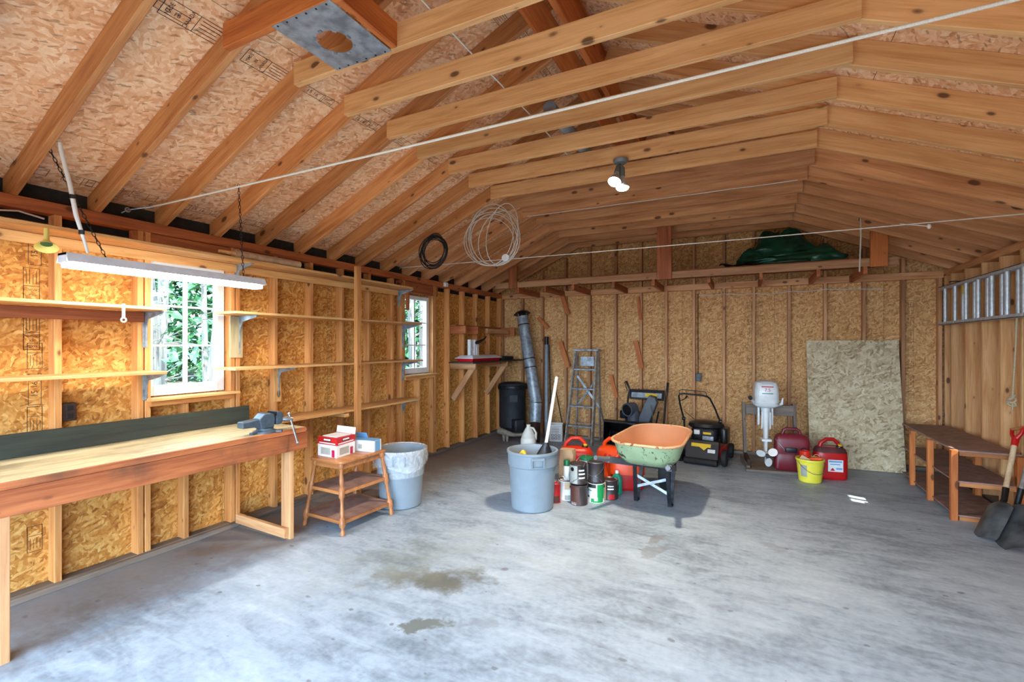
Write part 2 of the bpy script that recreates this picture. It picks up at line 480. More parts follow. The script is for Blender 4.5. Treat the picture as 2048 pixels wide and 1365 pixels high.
class MB:
    def __init__(s):
        s.v, s.f, s.M = [], [], None

    def _add(s, vs, fs):
        b = len(s.v)
        s.v += [V(p) if s.M is None else s.M @ V(p) for p in vs]
        s.f += [tuple(i + b for i in f) for f in fs]
        return s

    def box(s, x0, x1, y0, y1, z0, z1):
        vs = [(x, y, z) for z in (z0, z1) for y in (y0, y1) for x in (x0, x1)]
        return s._add(vs, [(0, 2, 3, 1), (4, 5, 7, 6), (0, 1, 5, 4), (2, 6, 7, 3), (0, 4, 6, 2), (1, 3, 7, 5)])

    def boxc(s, c, size, rot=None):
        c = V(c)
        hx, hy, hz = size[0] / 2, size[1] / 2, size[2] / 2
        vs = [V((x, y, z)) for z in (-hz, hz) for y in (-hy, hy) for x in (-hx, hx)]
        vs = [c + (rot @ p if rot is not None else p) for p in vs]
        return s._add(vs, [(0, 2, 3, 1), (4, 5, 7, 6), (0, 1, 5, 4), (2, 6, 7, 3), (0, 4, 6, 2), (1, 3, 7, 5)])

    def bar(s, a, b, w, h, up=(0, 0, 1)):
        """box from a to b, w across, h along up"""
        a, b = V(a), V(b)
        return s.boxc((a + b) / 2, ((b - a).length, w, h), frame(b - a, up))

    def rings(s, rings, closed=True, cap0=True, cap1=True, loop=False):
        n = len(rings[0])
        vs = [p for r in rings for p in r]
        fs = []
        m = len(rings)
        for i in range(m if loop else m - 1):
            j2 = (i + 1) % m
            for k in range(n if closed else n - 1):
                k2 = (k + 1) % n
                fs.append((i * n + k, i * n + k2, j2 * n + k2, j2 * n + k))
        if closed and not loop:
            if cap0:
                fs.append(tuple(reversed(range(n))))
            if cap1:
                fs.append(tuple((m - 1) * n + k for k in range(n)))
        return s._add(vs, fs)

    def tube(s, pts, r, seg=10, loop=False, cap=True):
        pts = [V(p) for p in pts]
        n = len(pts)
        rs = r if isinstance(r, (list, tuple)) else [r] * n
        prev = None
        out = []
        for i, p in enumerate(pts):
            if loop:
                t = pts[(i + 1) % n] - pts[i - 1]
            else:
                t = pts[min(i + 1, n - 1)] - pts[max(i - 1, 0)]
            t = t.normalized() if t.length > 1e-9 else V((0, 0, 1))
            if prev is None:
                a = V((0, 0, 1)) if abs(t.z) < 0.9 else V((1, 0, 0))
                u = t.cross(a).normalized()
            else:
                u = (prev - t * prev.dot(t))
                u = u.normalized() if u.length > 1e-6 else t.orthogonal().normalized()
            prev = u
            w = t.cross(u)
            out.append([p + (u * math.cos(2 * PI * k / seg) + w * math.sin(2 * PI * k / seg)) * rs[i] for k in range(seg)])
        return s.rings(out, True, cap, cap, loop)

    def lathe(s, prof, c=(0, 0, 0), axis=(0, 0, 1), seg=24, cap0=True, cap1=True, sx=1.0, sy=1.0):
        """profile [(r, h)] turned about axis through c"""
        c = V(c)
        Rm = V((0, 0, 1)).rotation_difference(V(axis).normalized()).to_matrix()
        out = []
        for r, h in prof:
            out.append([c + Rm @ V((max(r, 1e-5) * math.cos(2 * PI * k / seg) * sx, max(r, 1e-5) * math.sin(2 * PI * k / seg) * sy, h)) for k in range(seg)])
        return s.rings(out, True, cap0, cap1)

    def ball(s, c, r, seg=14, rin=9):
        r = r if isinstance(r, (tuple, list)) else (r, r, r)
        out = []
        for i in range(rin + 1):
            t = PI * (i / rin - 0.5)
            out.append([V(c) + V((r[0] * max(math.cos(t), 1e-4) * math.cos(2 * PI * k / seg), r[1] * max(math.cos(t), 1e-4) * math.sin(2 * PI * k / seg), r[2] * math.sin(t))) for k in range(seg)])
        return s.rings(out)

    def prism(s, poly, o, ux, uy, d):
        """polygon in the (ux, uy) plane through o, extruded by vector d"""
        o, ux, uy, d = V(o), V(ux), V(uy), V(d)
        a = [o + ux * p[0] + uy * p[1] for p in poly]
        if ux.cross(uy).dot(d) < 0:
            a.reverse()
        return s.rings([a, [p + d for p in a]])

    def rbox(s, c, size, r, nz=None, seg=4, taper=1.0, rz=0.0):
        """box with rounded vertical corners and softened top and bottom"""
        c = V(c)
        hx, hy, hz = size[0] / 2, size[1] / 2, size[2] / 2
        rr = min(r, hx * 0.98, hy * 0.98)

        def ring(inset, z, k):
            o = []
            for qx, qy, a0 in ((1, 1, 0), (-1, 1, PI / 2), (-1, -1, PI), (1, -1, 1.5 * PI)):
                for i in range(seg + 1):
                    a = a0 + PI / 2 * i / seg
                    x = qx * (hx - rr) + (rr - inset if rr > inset else 0.0) * math.cos(a)
                    y = qy * (hy - rr) + (rr - inset if rr > inset else 0.0) * math.sin(a)
                    x, y = x * k, y * k
                    o.append(c + V((x * math.cos(rz) - y * math.sin(rz), x * math.sin(rz) + y * math.cos(rz), z)))
            return o
        e = min(rr, hz) * 0.5
        return s.rings([ring(e, -hz, 1), ring(e * 0.3, -hz + e * 0.3, 1), ring(0, -hz + e, 1), ring(0, hz - e, taper), ring(e * 0.3, hz - e * 0.3, taper), ring(e, hz, taper)])

    def build(s, name, mat, parent=None, world=True, smooth=None, bevel=0.0, mw=None, sub=0):
        me = bpy.data.meshes.new(name)
        me.from_pydata([tuple(p) for p in s.v], [], s.f)
        bm = bmesh.new()
        bm.from_mesh(me)
        bmesh.ops.recalc_face_normals(bm, faces=bm.faces)
        bm.to_mesh(me)
        bm.free()
        me.materials.append(MATS[mat])
        if smooth:
            for p in me.polygons:
                p.use_smooth = True
            me.set_sharp_from_angle(angle=math.radians(smooth))
        o = bpy.data.objects.new(name, me)
        COL.objects.link(o)
        if mw is not None:
            o.matrix_basis = mw
        attach(o, parent, world)
        if bevel:
            md = o.modifiers.new('edge', 'BEVEL')
            md.width = bevel
            md.segments = 2
            md.limit_method = 'ANGLE'
        if sub:
            md = o.modifiers.new('soft', 'SUBSURF')
            md.levels = md.render_levels = sub
        return o


def tag(o, label=None, cat=None, group=None, kind=None):
    for k, v in (('label', label), ('category', cat), ('group', group), ('kind', kind)):
        if v:
            o[k] = v
    return o


def thing(name, label, cat, loc=(0, 0, 0), rz=0.0, group=None, kind=None):
    o = bpy.data.objects.new(name, None)
    COL.objects.link(o)
    o.empty_display_size = 0.1
    o.matrix_basis = Matrix.Translation(V(loc)) @ Matrix.Rotation(rz, 4, 'Z')
    return tag(o, label, cat, group, kind)


_bcache = {}


def board(name, a, b, w, t, mat, parent=None, wdir=(0, 0, 1), bevel=True):
    """plank from a to b (world), w wide along wdir, t thick; local X along the grain; alike planks share a mesh"""
    a, b = V(a), V(b)
    L = (b - a).length
    key = (round(L, 3), round(w, 4), round(t, 4), mat, bevel)
    me = _bcache.get(key)
    rot = frame(b - a, wdir)
    if me is None:
        m = MB()
        e = min(0.003, w * 0.1, t * 0.1) if bevel else 0
        hx, hw, ht = L / 2, w / 2, t / 2
        if e:
            prof = [(ht - e, hw), (ht, hw - e), (ht, -hw + e), (ht - e, -hw), (-ht + e, -hw), (-ht, -hw + e), (-ht, hw - e), (-ht + e, hw)]
        else:
            prof = [(ht, hw), (ht, -hw), (-ht, -hw), (-ht, hw)]
        m.rings([[V((x, p[0], p[1])) for p in prof] for x in (-hx, hx)])
        o = m.build(name, mat)
        me = o.data
        _bcache[key] = me
    else:
        o = bpy.data.objects.new(name, me)
        COL.objects.link(o)
    o.matrix_basis = Matrix.Translation((a + b) / 2) @ rot.to_4x4()
    attach(o, parent, True)
    return o


def text_mesh(body, size, extrude=0.0):
    cu = bpy.data.curves.new('lettering', 'FONT')
    cu.body = body
    cu.size = size
    cu.resolution_u = 2
    cu.extrude = extrude
    cu.align_x = 'CENTER'
    cu.align_y = 'CENTER'
    o = bpy.data.objects.new('lettering', cu)
    COL.objects.link(o)
    dg = bpy.context.evaluated_depsgraph_get()
    me = bpy.data.meshes.new_from_object(o.evaluated_get(dg))
    bpy.data.objects.remove(o)
    bpy.data.curves.remove(cu)
    return me


_tcache = {}


def lettering(body, size, mat, origin, ux, uy, parent, world=True, name='lettering', sx=1.0):
    key = (body, round(size, 4), mat)
    me = _tcache.get(key)
    if me is None:
        me = text_mesh(body, size)
        me.materials.clear()
        me.materials.append(MATS[mat])
        _tcache[key] = me
    o = bpy.data.objects.new(name, me)
    COL.objects.link(o)
    ux, uy = V(ux).normalized(), V(uy).normalized()
    m = Matrix((ux * sx, uy, ux.cross(uy))).transposed().to_4x4()
    m.translation = V(origin)
    o.matrix_basis = m
    attach(o, parent, world)
    return o
# ================================================================== STRUCTURE
XL, XR, YB = -3.92, 2.12, 7.41          # inner faces of the studs
DL, DR, DB = 0.089, 0.14, 0.089         # stud depths
OL, OR_, OB = XL - DL, XR + DR, YB + DB  # inner faces of the sheathing
PT = 2.45                                # top of the wall plates
ZR = 3.747                               # underside of the rafters at the ridge
RX = -1.03
SLL = (ZR - PT) / (RX - XL)
SLR = (ZR - PT) / (XR - RX)


def struct(o):
    o['kind'] = 'structure'
    return o


# ---- floor
m = MB()
m.box(-4.05, 2.32, -1.0, 7.55, -0.12, 0)
floor = struct(m.build('floor', 'concrete'))
# ---- ground outside
m = MB()
N = 26
gv = []
rg = random.Random(3)
for j in range(N + 1):
    for i in range(N + 1):
        x, y = -40 + 80 * i / N, -30 + 80 * j / N
        inside = -4.6 < x < 3.0 and -1.6 < y < 8.2
        gv.append((x, y, -0.16 if abs(x + 1) < 7 and abs(y - 3) < 9 else -0.1 + rg.uniform(-0.15, 0.5)))
m._add(gv, [(j * (N + 1) + i, j * (N + 1) + i + 1, (j + 1) * (N + 1) + i + 1, (j + 1) * (N + 1) + i) for j in range(N) for i in range(N)])
struct(m.build('ground', 'forest_litter', smooth=60))


def wall_slab(name, mat, axis, pos, thick, a0, a1, z0, z1, holes):
    """outer skin of a wall as boxes round its openings, one mesh"""
    m = MB()

    def put(u0, u1, w0, w1):
        if u1 - u0 < 1e-4 or w1 - w0 < 1e-4:
            return
        if axis == 'x':
            m.box(min(pos, pos + thick), max(pos, pos + thick), u0, u1, w0, w1)
        else:
            m.box(u0, u1, min(pos, pos + thick), max(pos, pos + thick), w0, w1)
    cur = a0
    for (h0, h1, hz0, hz1) in sorted(holes):
        put(cur, h0, z0, z1)
        put(h0, h1, z0, hz0)
        put(h0, h1, hz1, z1)
        cur = h1
    put(cur, a1, z0, z1)
    return struct(m.build(name, mat))


W1 = (1.90, 2.47, 1.165, 2.205)
W2 = (4.76, 5.345, 1.165, 2.205)
W3 = (5.17, 5.47, 1.20, 1.50)
wall_left = wall_slab('wall_left', 'tar_paper', 'x', OL - 0.013, -0.03, -1.0, 7.56, -0.1, 2.60, [W1, W2])
wall_right = wall_slab('wall_right', 'tar_paper', 'x', OR_ + 0.013, 0.03, -1.0, 7.56, -0.1, 2.60, [W3])
# back wall with its gable
m = MB()
m.prism([(-4.05, -0.1), (2.31, -0.1), (2.31, 2.6), (RX, ZR + 0.25), (-4.05, 2.6)], (0, OB + 0.013, 0), (1, 0, 0), (0, 0, 1), (0, 0.03, 0))
wall_back = struct(m.build('wall_back', 'tar_paper'))
# front wall round the garage door opening
m = MB()
m.box(-4.05, -3.55, YF - 0.12, YF, -0.1, 2.6)
m.box(1.75, 2.31, YF - 0.12, YF, -0.1, 2.6)
m.prism([(-4.05, 2.3), (2.31, 2.3), (2.31, 2.6), (RX, ZR + 0.25), (-4.05, 2.6)], (0, YF - 0.12, 0), (1, 0, 0), (0, 0, 1), (0, 0.12, 0))
wall_front = struct(m.build('wall_front', 'stud_wood'))


def sheet(parent, o, ux, uy, w, h, mat, t=0.011, name='panel'):
    """one sheathing panel: o is a corner of its inner face, ux/uy its edges; thickness goes away from ux x uy"""
    ux, uy = V(ux).normalized(), V(uy).normalized()
    n = ux.cross(uy)
    key = ('s', round(w, 3), round(h, 3), mat)
    me = _bcache.get(key)
    if me is None:
        ob = MB().box(0.0015, w - 0.0015, 0.0015, h - 0.0015, -t, 0).build(name, mat)
        _bcache[key] = ob.data
    else:
        ob = bpy.data.objects.new(name, me)
        COL.objects.link(ob)
    mm = Matrix((ux, uy, n)).transposed().to_4x4()
    mm.translation = V(o)
    ob.matrix_basis = mm
    attach(ob, parent, True)
    return ob


def sheets_wall(parent, plane, pos, edges, z0, z1, mat, holes=()):
    out = []
    for a0, a1 in zip(edges[:-1], edges[1:]):
        cuts = [h for h in holes if h[0] < a1 and h[1] > a0]
        rects = [(a0, a1, z0, z1)]
        if cuts:
            h = cuts[0]
            rects = [(a0, max(a0, h[0]), z0, z1), (max(a0, h[0]), min(a1, h[1]), z0, h[2]), (max(a0, h[0]), min(a1, h[1]), h[3], z1), (min(a1, h[1]), a1, z0, z1)]
        for r in rects:
            if r[1] - r[0] < 0.01 or r[3] - r[2] < 0.01:
                continue
            if plane == 'left':       # inner face looks to +X
                out.append(sheet(parent, (pos, r[0], r[2]), (0, 1, 0), (0, 0, 1), r[1] - r[0], r[3] - r[2], mat))
            elif plane == 'right':    # looks to -X
                out.append(sheet(parent, (pos, r[1], r[2]), (0, -1, 0), (0, 0, 1), r[1] - r[0], r[3] - r[2], mat))
            else:                     # back, looks to -Y
                out.append(sheet(parent, (r[0], pos, r[2]), (1, 0, 0), (0, 0, 1), r[1] - r[0], r[3] - r[2], mat))
    return out


left_panels = sheets_wall(wall_left, 'left', OL, [-0.85, 0.14, 1.36, 1.885, 2.485, 2.91, 3.72, 4.75, 5.36, 6.15, 7.5], 0.02, 2.325, 'osb_wall', [W1, W2])
right_panels = sheets_wall(wall_right, 'right', OR_, [-0.85, 0.3, 1.52, 2.74, 3.96, 5.10, 6.39, 7.5], 0.02, 2.34, 'osb_wall', [W3])
back_panels = sheets_wall(wall_back, 'back', OB, [-4.0, -3.3, -2.08, -0.88, 0.34, 1.56, 2.25], 0.02, 2.42, 'osb_back')
# gable panels above the plate line, trimmed to the roof slope
for gx0, gx1 in ((-4.0, -3.3), (-3.3, -2.08), (-2.08, RX), (RX, 0.34), (0.34, 1.56), (1.56, 2.25)):
    def zt(x):
        return min(ZR + 0.16, PT + SLL * (x - XL) + 0.15 if x < RX else PT + SLR * (XR - x) + 0.15)
    gm = Matrix(((1, 0, 0, 0), (0, 0, -1, OB), (0, 1, 0, 0), (0, 0, 0, 1)))
    MB().prism([(gx0 + .002, 2.424), (gx1 - .002, 2.424), (gx1 - .002, zt(gx1)), (gx0 + .002, zt(gx0))], (0, 0, 0), (1, 0, 0), (0, 1, 0), (0, 0, -0.011)).build('panel', 'osb_back', wall_back, mw=gm)

# ---- plates and studs, left wall
bd = board
bd('top_plate', (XL - 0.045, -0.85, 2.412), (XL - 0.045, 7.41, 2.412), 0.076, 0.089, 'plate_wood', wall_left)
bd('bottom_plate', (XL - 0.045, -0.85, 0.02), (XL - 0.045, 7.41, 0.02), 0.04, 0.089, 'grey_wood', wall_left)
bd('sill_board', (XL + 0.012, -0.85, 0.018), (XL + 0.012, 4.4, 0.018), 0.036, 0.05, 'grey_wood', wall_left)


def stud_l(y, z0=0.04, z1=2.374, mat='stud_wood'):
    bd('stud', (XL - DL / 2, y, z0), (XL - DL / 2, y, z1), 0.038, DL, mat, wall_left, wdir=(0, 1, 0))


for y in (-0.66, -0.25, 0.155, 0.56, 0.965, 1.372):
    stud_l(y)
for y in (1.825, 1.872, 2.505, 2.552):
    stud_l(y)
stud_l(2.135, z1=1.09)
for y in (2.915, 3.316, 3.722, 4.13, 4.53):
    stud_l(y)
for y in (4.70, 4.738, 5.372, 5.412):
    stud_l(y)
stud_l(5.05, z1=1.09)
for y in (5.755, 6.16, 6.56, 6.97, 7.38):
    stud_l(y)
# window headers, rough sills
for w in (W1, W2):
    bd('header', (XL - 0.03, w[0] - 0.12, 2.30), (XL - 0.03, w[1] + 0.12, 2.30), 0.14, 0.06, 'plate_wood', wall_left)
    bd('rough_sill', (XL - 0.03, w[0] - 0.02, 1.115), (XL - 0.03, w[1] + 0.02, 1.115), 0.038, 0.12, 'stud_wood', wall_left)
    bd('stool', (XL + 0.005, w[0] - 0.04, 1.147), (XL + 0.005, w[1] + 0.06, 1.147), 0.02, 0.12, 'shelf_wood', wall_left)
# ---- back wall framing
back_x = [-3.93, -3.53, -3.15, -2.725, -2.31, -1.88, -1.485, -1.105, -0.71, -0.305, 0.078, 0.508, 0.922, 1.34, 1.735, 2.09]
for x in back_x:
    bd('stud', (x, YB + DB / 2, 0.04), (x, YB + DB / 2, 2.36), 0.038, DB, 'stud_wood_far', wall_back, wdir=(1, 0, 0))
bd('bottom_plate', (-3.92, YB + DB / 2, 0.02), (2.12, YB + DB / 2, 0.02), 0.04, DB, 'grey_wood', wall_back)
bd('top_plate', (-3.92, YB + DB / 2, 2.405), (2.12, YB + DB / 2, 2.405), 0.088, DB, 'tie_wood_brown', wall_back)
for x in back_x[1:-1]:
    zt_ = PT + SLL * (x - XL) if x < RX else PT + SLR * (XR - x)
    if zt_ - 2.45 > 0.12:
        bd('gable_stud', (x, YB + DB / 2, 2.45), (x, YB + DB / 2, zt_ + 0.02), 0.038, DB, 'stud_wood_far', wall_back, wdir=(1, 0, 0))
# ---- right wall framing
for y in (-0.66, -0.25, 0.16, 0.57, 0.97, 1.38, 1.78, 2.19, 2.6, 3.0, 3.41, 3.82, 4.22, 4.62, 5.10, 5.54, 5.62, 6.0, 6.385, 6.79, 7.19, 7.385):
    bd('stud', (XR + DR / 2, y, 0.04), (XR + DR / 2, y, 2.38), 0.038, DR, 'stud_wood_right', wall_right, wdir=(0, 1, 0))
bd('top_plate', (XR + DR / 2, -0.85, 2.415), (XR + DR / 2, 7.41, 2.415), 0.07, DR, 'tie_wood_brown', wall_right)
bd('bottom_plate', (XR + DR / 2, -0.85, 0.02), (XR + DR / 2, 7.41, 0.02), 0.04, DR, 'grey_wood', wall_right)

# ---- roof: shingle layer (parent), sheathing panels, rafters, ridge board, collar ties
RD = 0.14


def zl(x):
    return PT + SLL * (x - XL)


def zr(x):
    return PT + SLR * (XR - x)


cl, cr_ = math.cos(math.atan(SLL)), math.cos(math.atan(SLR))
m = MB()
tl, tr_ = RD / cl + 0.03, RD / cr_ + 0.03
m.rings([[V((x, y, z)) for (x, z) in ((-4.5, zl(-4.5) + tl), (RX, ZR + tl), (2.75, zr(2.75) + tr_), (2.75, zr(2.75) + tr_ + 0.05), (RX, ZR + tl + 0.06), (-4.5, zl(-4.5) + tl + 0.05))] for y in (-1.3, 7.9)])
m.box(-4.06, -4.02, -1.0, 7.56, 2.45, 2.58)
m.box(2.27, 2.31, -1.0, 7.56, 2.45, 2.58)
ceiling = struct(m.build('ceiling', 'roofing'))
# panels, left slope: 1.22 up the slope, 2.44 along the building, rows staggered
dl = V((cl, 0, cl * SLL))
dr = V((-cr_, 0, cr_ * SLR))
p0 = V((-4.45, 0, zl(-4.45) + RD / cl))
Ls = (V((RX, 0, ZR + RD / cl)) - p0).length
row, s0 = 0, 0.0
roof_panels = []
for s1 in (1.02, 2.24, 3.46, Ls):
    if s1 > Ls:
        s1 = Ls
    if s1 - s0 < 0.05:
        break
    ys = [-1.25 + (1.22 if row % 2 else 0.0) + 2.44 * k for k in range(-1, 6)]
    for a, b_ in zip(ys[:-1], ys[1:]):
        a, b_ = max(a, -1.25), min(b_, 7.85)
        if b_ - a > 0.05:
            roof_panels.append(sheet(ceiling, p0 + dl * s0 + V((0, a, 0)), (0, 1, 0), dl, b_ - a, s1 - s0, 'osb_roof'))
    s0 = s1
    row += 1
p1 = V((2.70, 0, zr(2.70) + RD / cr_))
Ls = (V((RX, 0, ZR + RD / cr_)) - p1).length
row, s0 = 0, 0.0
for s1 in (0.95, 2.17, 3.39, Ls):
    if s1 > Ls:
        s1 = Ls
    if s1 - s0 < 0.05:
        break
    ys = [-1.25 + (1.22 if row % 2 else 0.0) + 2.44 * k for k in range(-1, 6)]
    for a, b_ in zip(ys[:-1], ys[1:]):
        a, b_ = max(a, -1.25), min(b_, 7.85)
        if b_ - a > 0.05:
            roof_panels.append(sheet(ceiling, p1 + dr * s0 + V((0, b_, 0)), (0, -1, 0), dr, b_ - a, s1 - s0, 'osb_roof'))
    s0 = s1
    row += 1
# rafters and ties
YK = [1.17 + 0.4064 * k for k in range(-4, 16)]
nl = V((-dl.z, 0, dl.x))
nr = V((dr.z, 0, -dr.x))
nr = nr if nr.z > 0 else -nr
TZ = 3.11
for i, y in enumerate(YK):
    k = i - 4
    rm = 'rafter_wood' if k < 9 else 'tie_wood_brown'
    a = V((-4.4, y, zl(-4.4))) + nl * RD / 2
    b_ = V((RX - 0.02, y, zl(RX - 0.02))) + nl * RD / 2
    bd('rafter', a, b_, RD, 0.038, rm, ceiling, wdir=nl)
    a = V((2.68, y, zr(2.68))) + nr * RD / 2
    b_ = V((RX + 0.02, y, zr(RX + 0.02))) + nr * RD / 2
    bd('rafter', a, b_, RD, 0.038, 'tie_wood' if k < 9 else 'tie_wood_brown', ceiling, wdir=nr)
    if k >= 0:
        yt = y - 0.038
        tm = 'orange_wood' if k in (0, 1) else ('tie_wood' if k < 9 else 'tie_wood_brown')
        rt = random.Random(50 + k)
        x0, x1 = -2.45 + rt.uniform(-0.02, 0.02), 0.50 + rt.uniform(-0.02, 0.02)
        bd('collar_tie', (x0, yt, TZ + 0.066), (x1, yt, TZ + 0.066), 0.132, 0.038, tm, ceiling)
bd('ridge_board', (RX, -1.2, ZR + 0.05), (RX, 7.48, ZR + 0.05), 0.19, 0.036, 'orange_wood', ceiling)
# two rough boards tied in below the ridge
bd('purlin', (-1.13, 1.6, 3.52), (-1.10, 4.7, 3.52), 0.14, 0.038, 'orange_wood', ceiling, wdir=(0.6, 0, 0.8))
bd('purlin', (-0.98, 1.7, 3.56), (-0.95, 4.3, 3.56), 0.19, 0.04, 'orange_wood', ceiling, wdir=(0, 0, 1))
# small square blocks on the far ties
for px, py, Y in ((1252, 446, 6.75), (1433, 425, 6.75)):
    w = ony(px, py, Y)
    bd('block', (w.x - 0.06, Y - 0.02, w.z), (w.x + 0.06, Y - 0.02, w.z), 0.09, 0.03, 'orange_wood', ceiling)
# stove-pipe trimmer between two ties
bd('trimmer', (-1.66, 1.55, TZ + 0.066), (-1.66, 1.945, TZ + 0.066), 0.13, 0.038, 'orange_wood', ceiling)


# ---- windows
def window(n, w, name):
    y0, y1, z0, z1 = w
    xo = OL + 0.005
    fr_ = MB()
    d0, d1 = -4.05, -3.985
    st, rt_, rb = 0.036, 0.05, 0.075
    fr_.box(d0, d1, y0, y0 + st, z0, z1)
    fr_.box(d0, d1, y1 - st - 0.02, y1, z0, z1)
    fr_.box(d0, d1, y0 + st, y1 - st - 0.02, z1 - rt_, z1)
    fr_.box(d0, d1 + 0.004, y0 + st, y1 - st - 0.02, z0, z0 + rb)
    root = struct(fr_.build('window_%d' % n, 'window_paint', bevel=0.002))
    ya, yb, za, zb = y0 + st, y1 - st - 0.02, z0 + rb, z1 - rt_
    ym = (ya + yb) / 2
    MB().box(-4.025, -4.0, ym - 0.012, ym + 0.012, za, zb).build('muntin', 'window_paint', root)
    rows = [za, za + (zb - za) * 0.333, za + (zb - za) * 0.667, zb]
    for z in rows[1:3]:
        MB().box(-4.026, -4.001, ya, yb, z - 0.008, z + 0.008).build('muntin', 'window_paint', root)
    for r in range(3):
        for a, b2 in ((ya, ym - 0.012), (ym + 0.012, yb)):
            MB().box(-4.016, -4.013, a, b2, rows[r] + 0.008 * (r > 0), rows[r + 1] - 0.008 * (r < 2)).build('pane', 'pane_glass', root)
    return root


window_1 = window(1, W1, 'window_1')
window_2 = window(2, W2, 'window_2')
# small unseen right-wall window, added to let a sun patch onto the floor
m = MB()
for (a, b2, c, d) in ((W3[0], W3[0] + 0.03, W3[2], W3[3]), (W3[1] - 0.03, W3[1], W3[2], W3[3]), (W3[0] + 0.03, W3[1] - 0.03, W3[2], W3[2] + 0.03), (W3[0] + 0.03, W3[1] - 0.03, W3[3] - 0.03, W3[3]), (5.31, 5.33, W3[2] + 0.03, W3[3] - 0.03)):
    m.box(OR_ - 0.02, OR_ + 0.05, a, b2, c, d)
w3 = struct(m.build('window_3', 'window_paint'))
for a, b2 in ((W3[0] + 0.03, 5.31), (5.33, W3[1] - 0.03)):
    MB().box(OR_ + 0.014, OR_ + 0.017, a, b2, W3[2] + 0.03, W3[3] - 0.03).build('pane', 'pane_glass', w3)
# ================================================================== LIGHT FIXTURES
emit('tube_glow', (1.0, 0.96, 0.86), 26.0)
emit('par_glow', (1.0, 0.93, 0.82), 30.0)
# ---- fluorescent shop light
FX = -3.38
fl0, fl1 = onx(124, 503, FX), onx(521, 556, FX)
FY0, FY1, FZ = fl0.y, fl1.y, 2.058
shop = thing('shop_light', 'hanging grey fluorescent shop light with glowing tube over the workbench', 'light', (FX, (FY0 + FY1) / 2, FZ - 0.08))
m = MB()
m.rings([[V((FX + x, y, FZ + z)) for x, z in ((-0.075, -0.05), (-0.05, 0.0), (0.05, 0.0), (0.075, -0.05), (0.07, -0.05), (0.045, -0.012), (-0.045, -0.012), (-0.07, -0.05))] for y in (FY0, FY1)])
m.box(FX - 0.05, FX + 0.05, FY0, FY0 + 0.012, FZ - 0.05, FZ)
m.box(FX - 0.05, FX + 0.05, FY1 - 0.012, FY1, FZ - 0.05, FZ)
m.build('housing', 'fixture_grey', shop)
for dx in (-0.03, 0.03):
    MB().tube([(FX + dx, FY0 + 0.04, FZ - 0.06), (FX + dx, FY1 - 0.04, FZ - 0.06)], 0.019, 14).build('tube', 'tube_glow', shop, smooth=40)
    for y in (FY0 + 0.02, FY1 - 0.02):
        MB().rbox((FX + dx, y, FZ - 0.056), (0.034, 0.024, 0.05), 0.008).build('socket', 'white_enamel', shop)


def chain(a, b, parent, n=None, lk=0.034):
    a, b = V(a), V(b)
    n = n or int((b - a).length / (lk * 0.78))
    m = MB()
    d = (b - a).normalized()
    u = d.orthogonal().normalized()
    w = d.cross(u)
    for i in range(n):
        c = a + (b - a) * ((i + 0.5) / n)
        s_ = u if i % 2 else w
        m.tube([c + d * (lk / 2 * math.cos(t)) + s_ * (lk * 0.22 * math.sin(t)) for t in [2 * PI * k / 8 for k in range(8)]], 0.0022, 5, loop=True)
    return m.build('chain', 'dark_steel', parent, smooth=50)


c0 = onx(213, 512, FX)
chain((FX, c0.y, FZ), (FX - 0.14, c0.y - 0.24, zl(FX - 0.14) + 0.10), shop)
c1 = onx(487, 552, FX)
chain((FX, c1.y, FZ), (FX - 0.06, c1.y + 0.0, zl(FX - 0.06) + 0.10), shop)
w0 = onx(176, 507, FX)
wp = [w0, onx(168, 480, FX), onx(152, 430, FX - 0.02), onx(140, 370, FX - 0.05), onx(122, 300, FX - 0.05), onx(120, 285, FX - 0.05)]
MB().tube(wp, [0.008, 0.009, 0.012, 0.012, 0.011, 0.009], 8).build('cable', 'cable_white', shop, smooth=60)
for q in (wp[1] * 0.7 + wp[2] * 0.3, wp[2] * 0.4 + wp[3] * 0.6):
    MB().tube([q - V((0, 0, 0.012)), q + V((0, 0, 0.012))], 0.0145, 8).build('tape_band', 'black_plastic', shop)
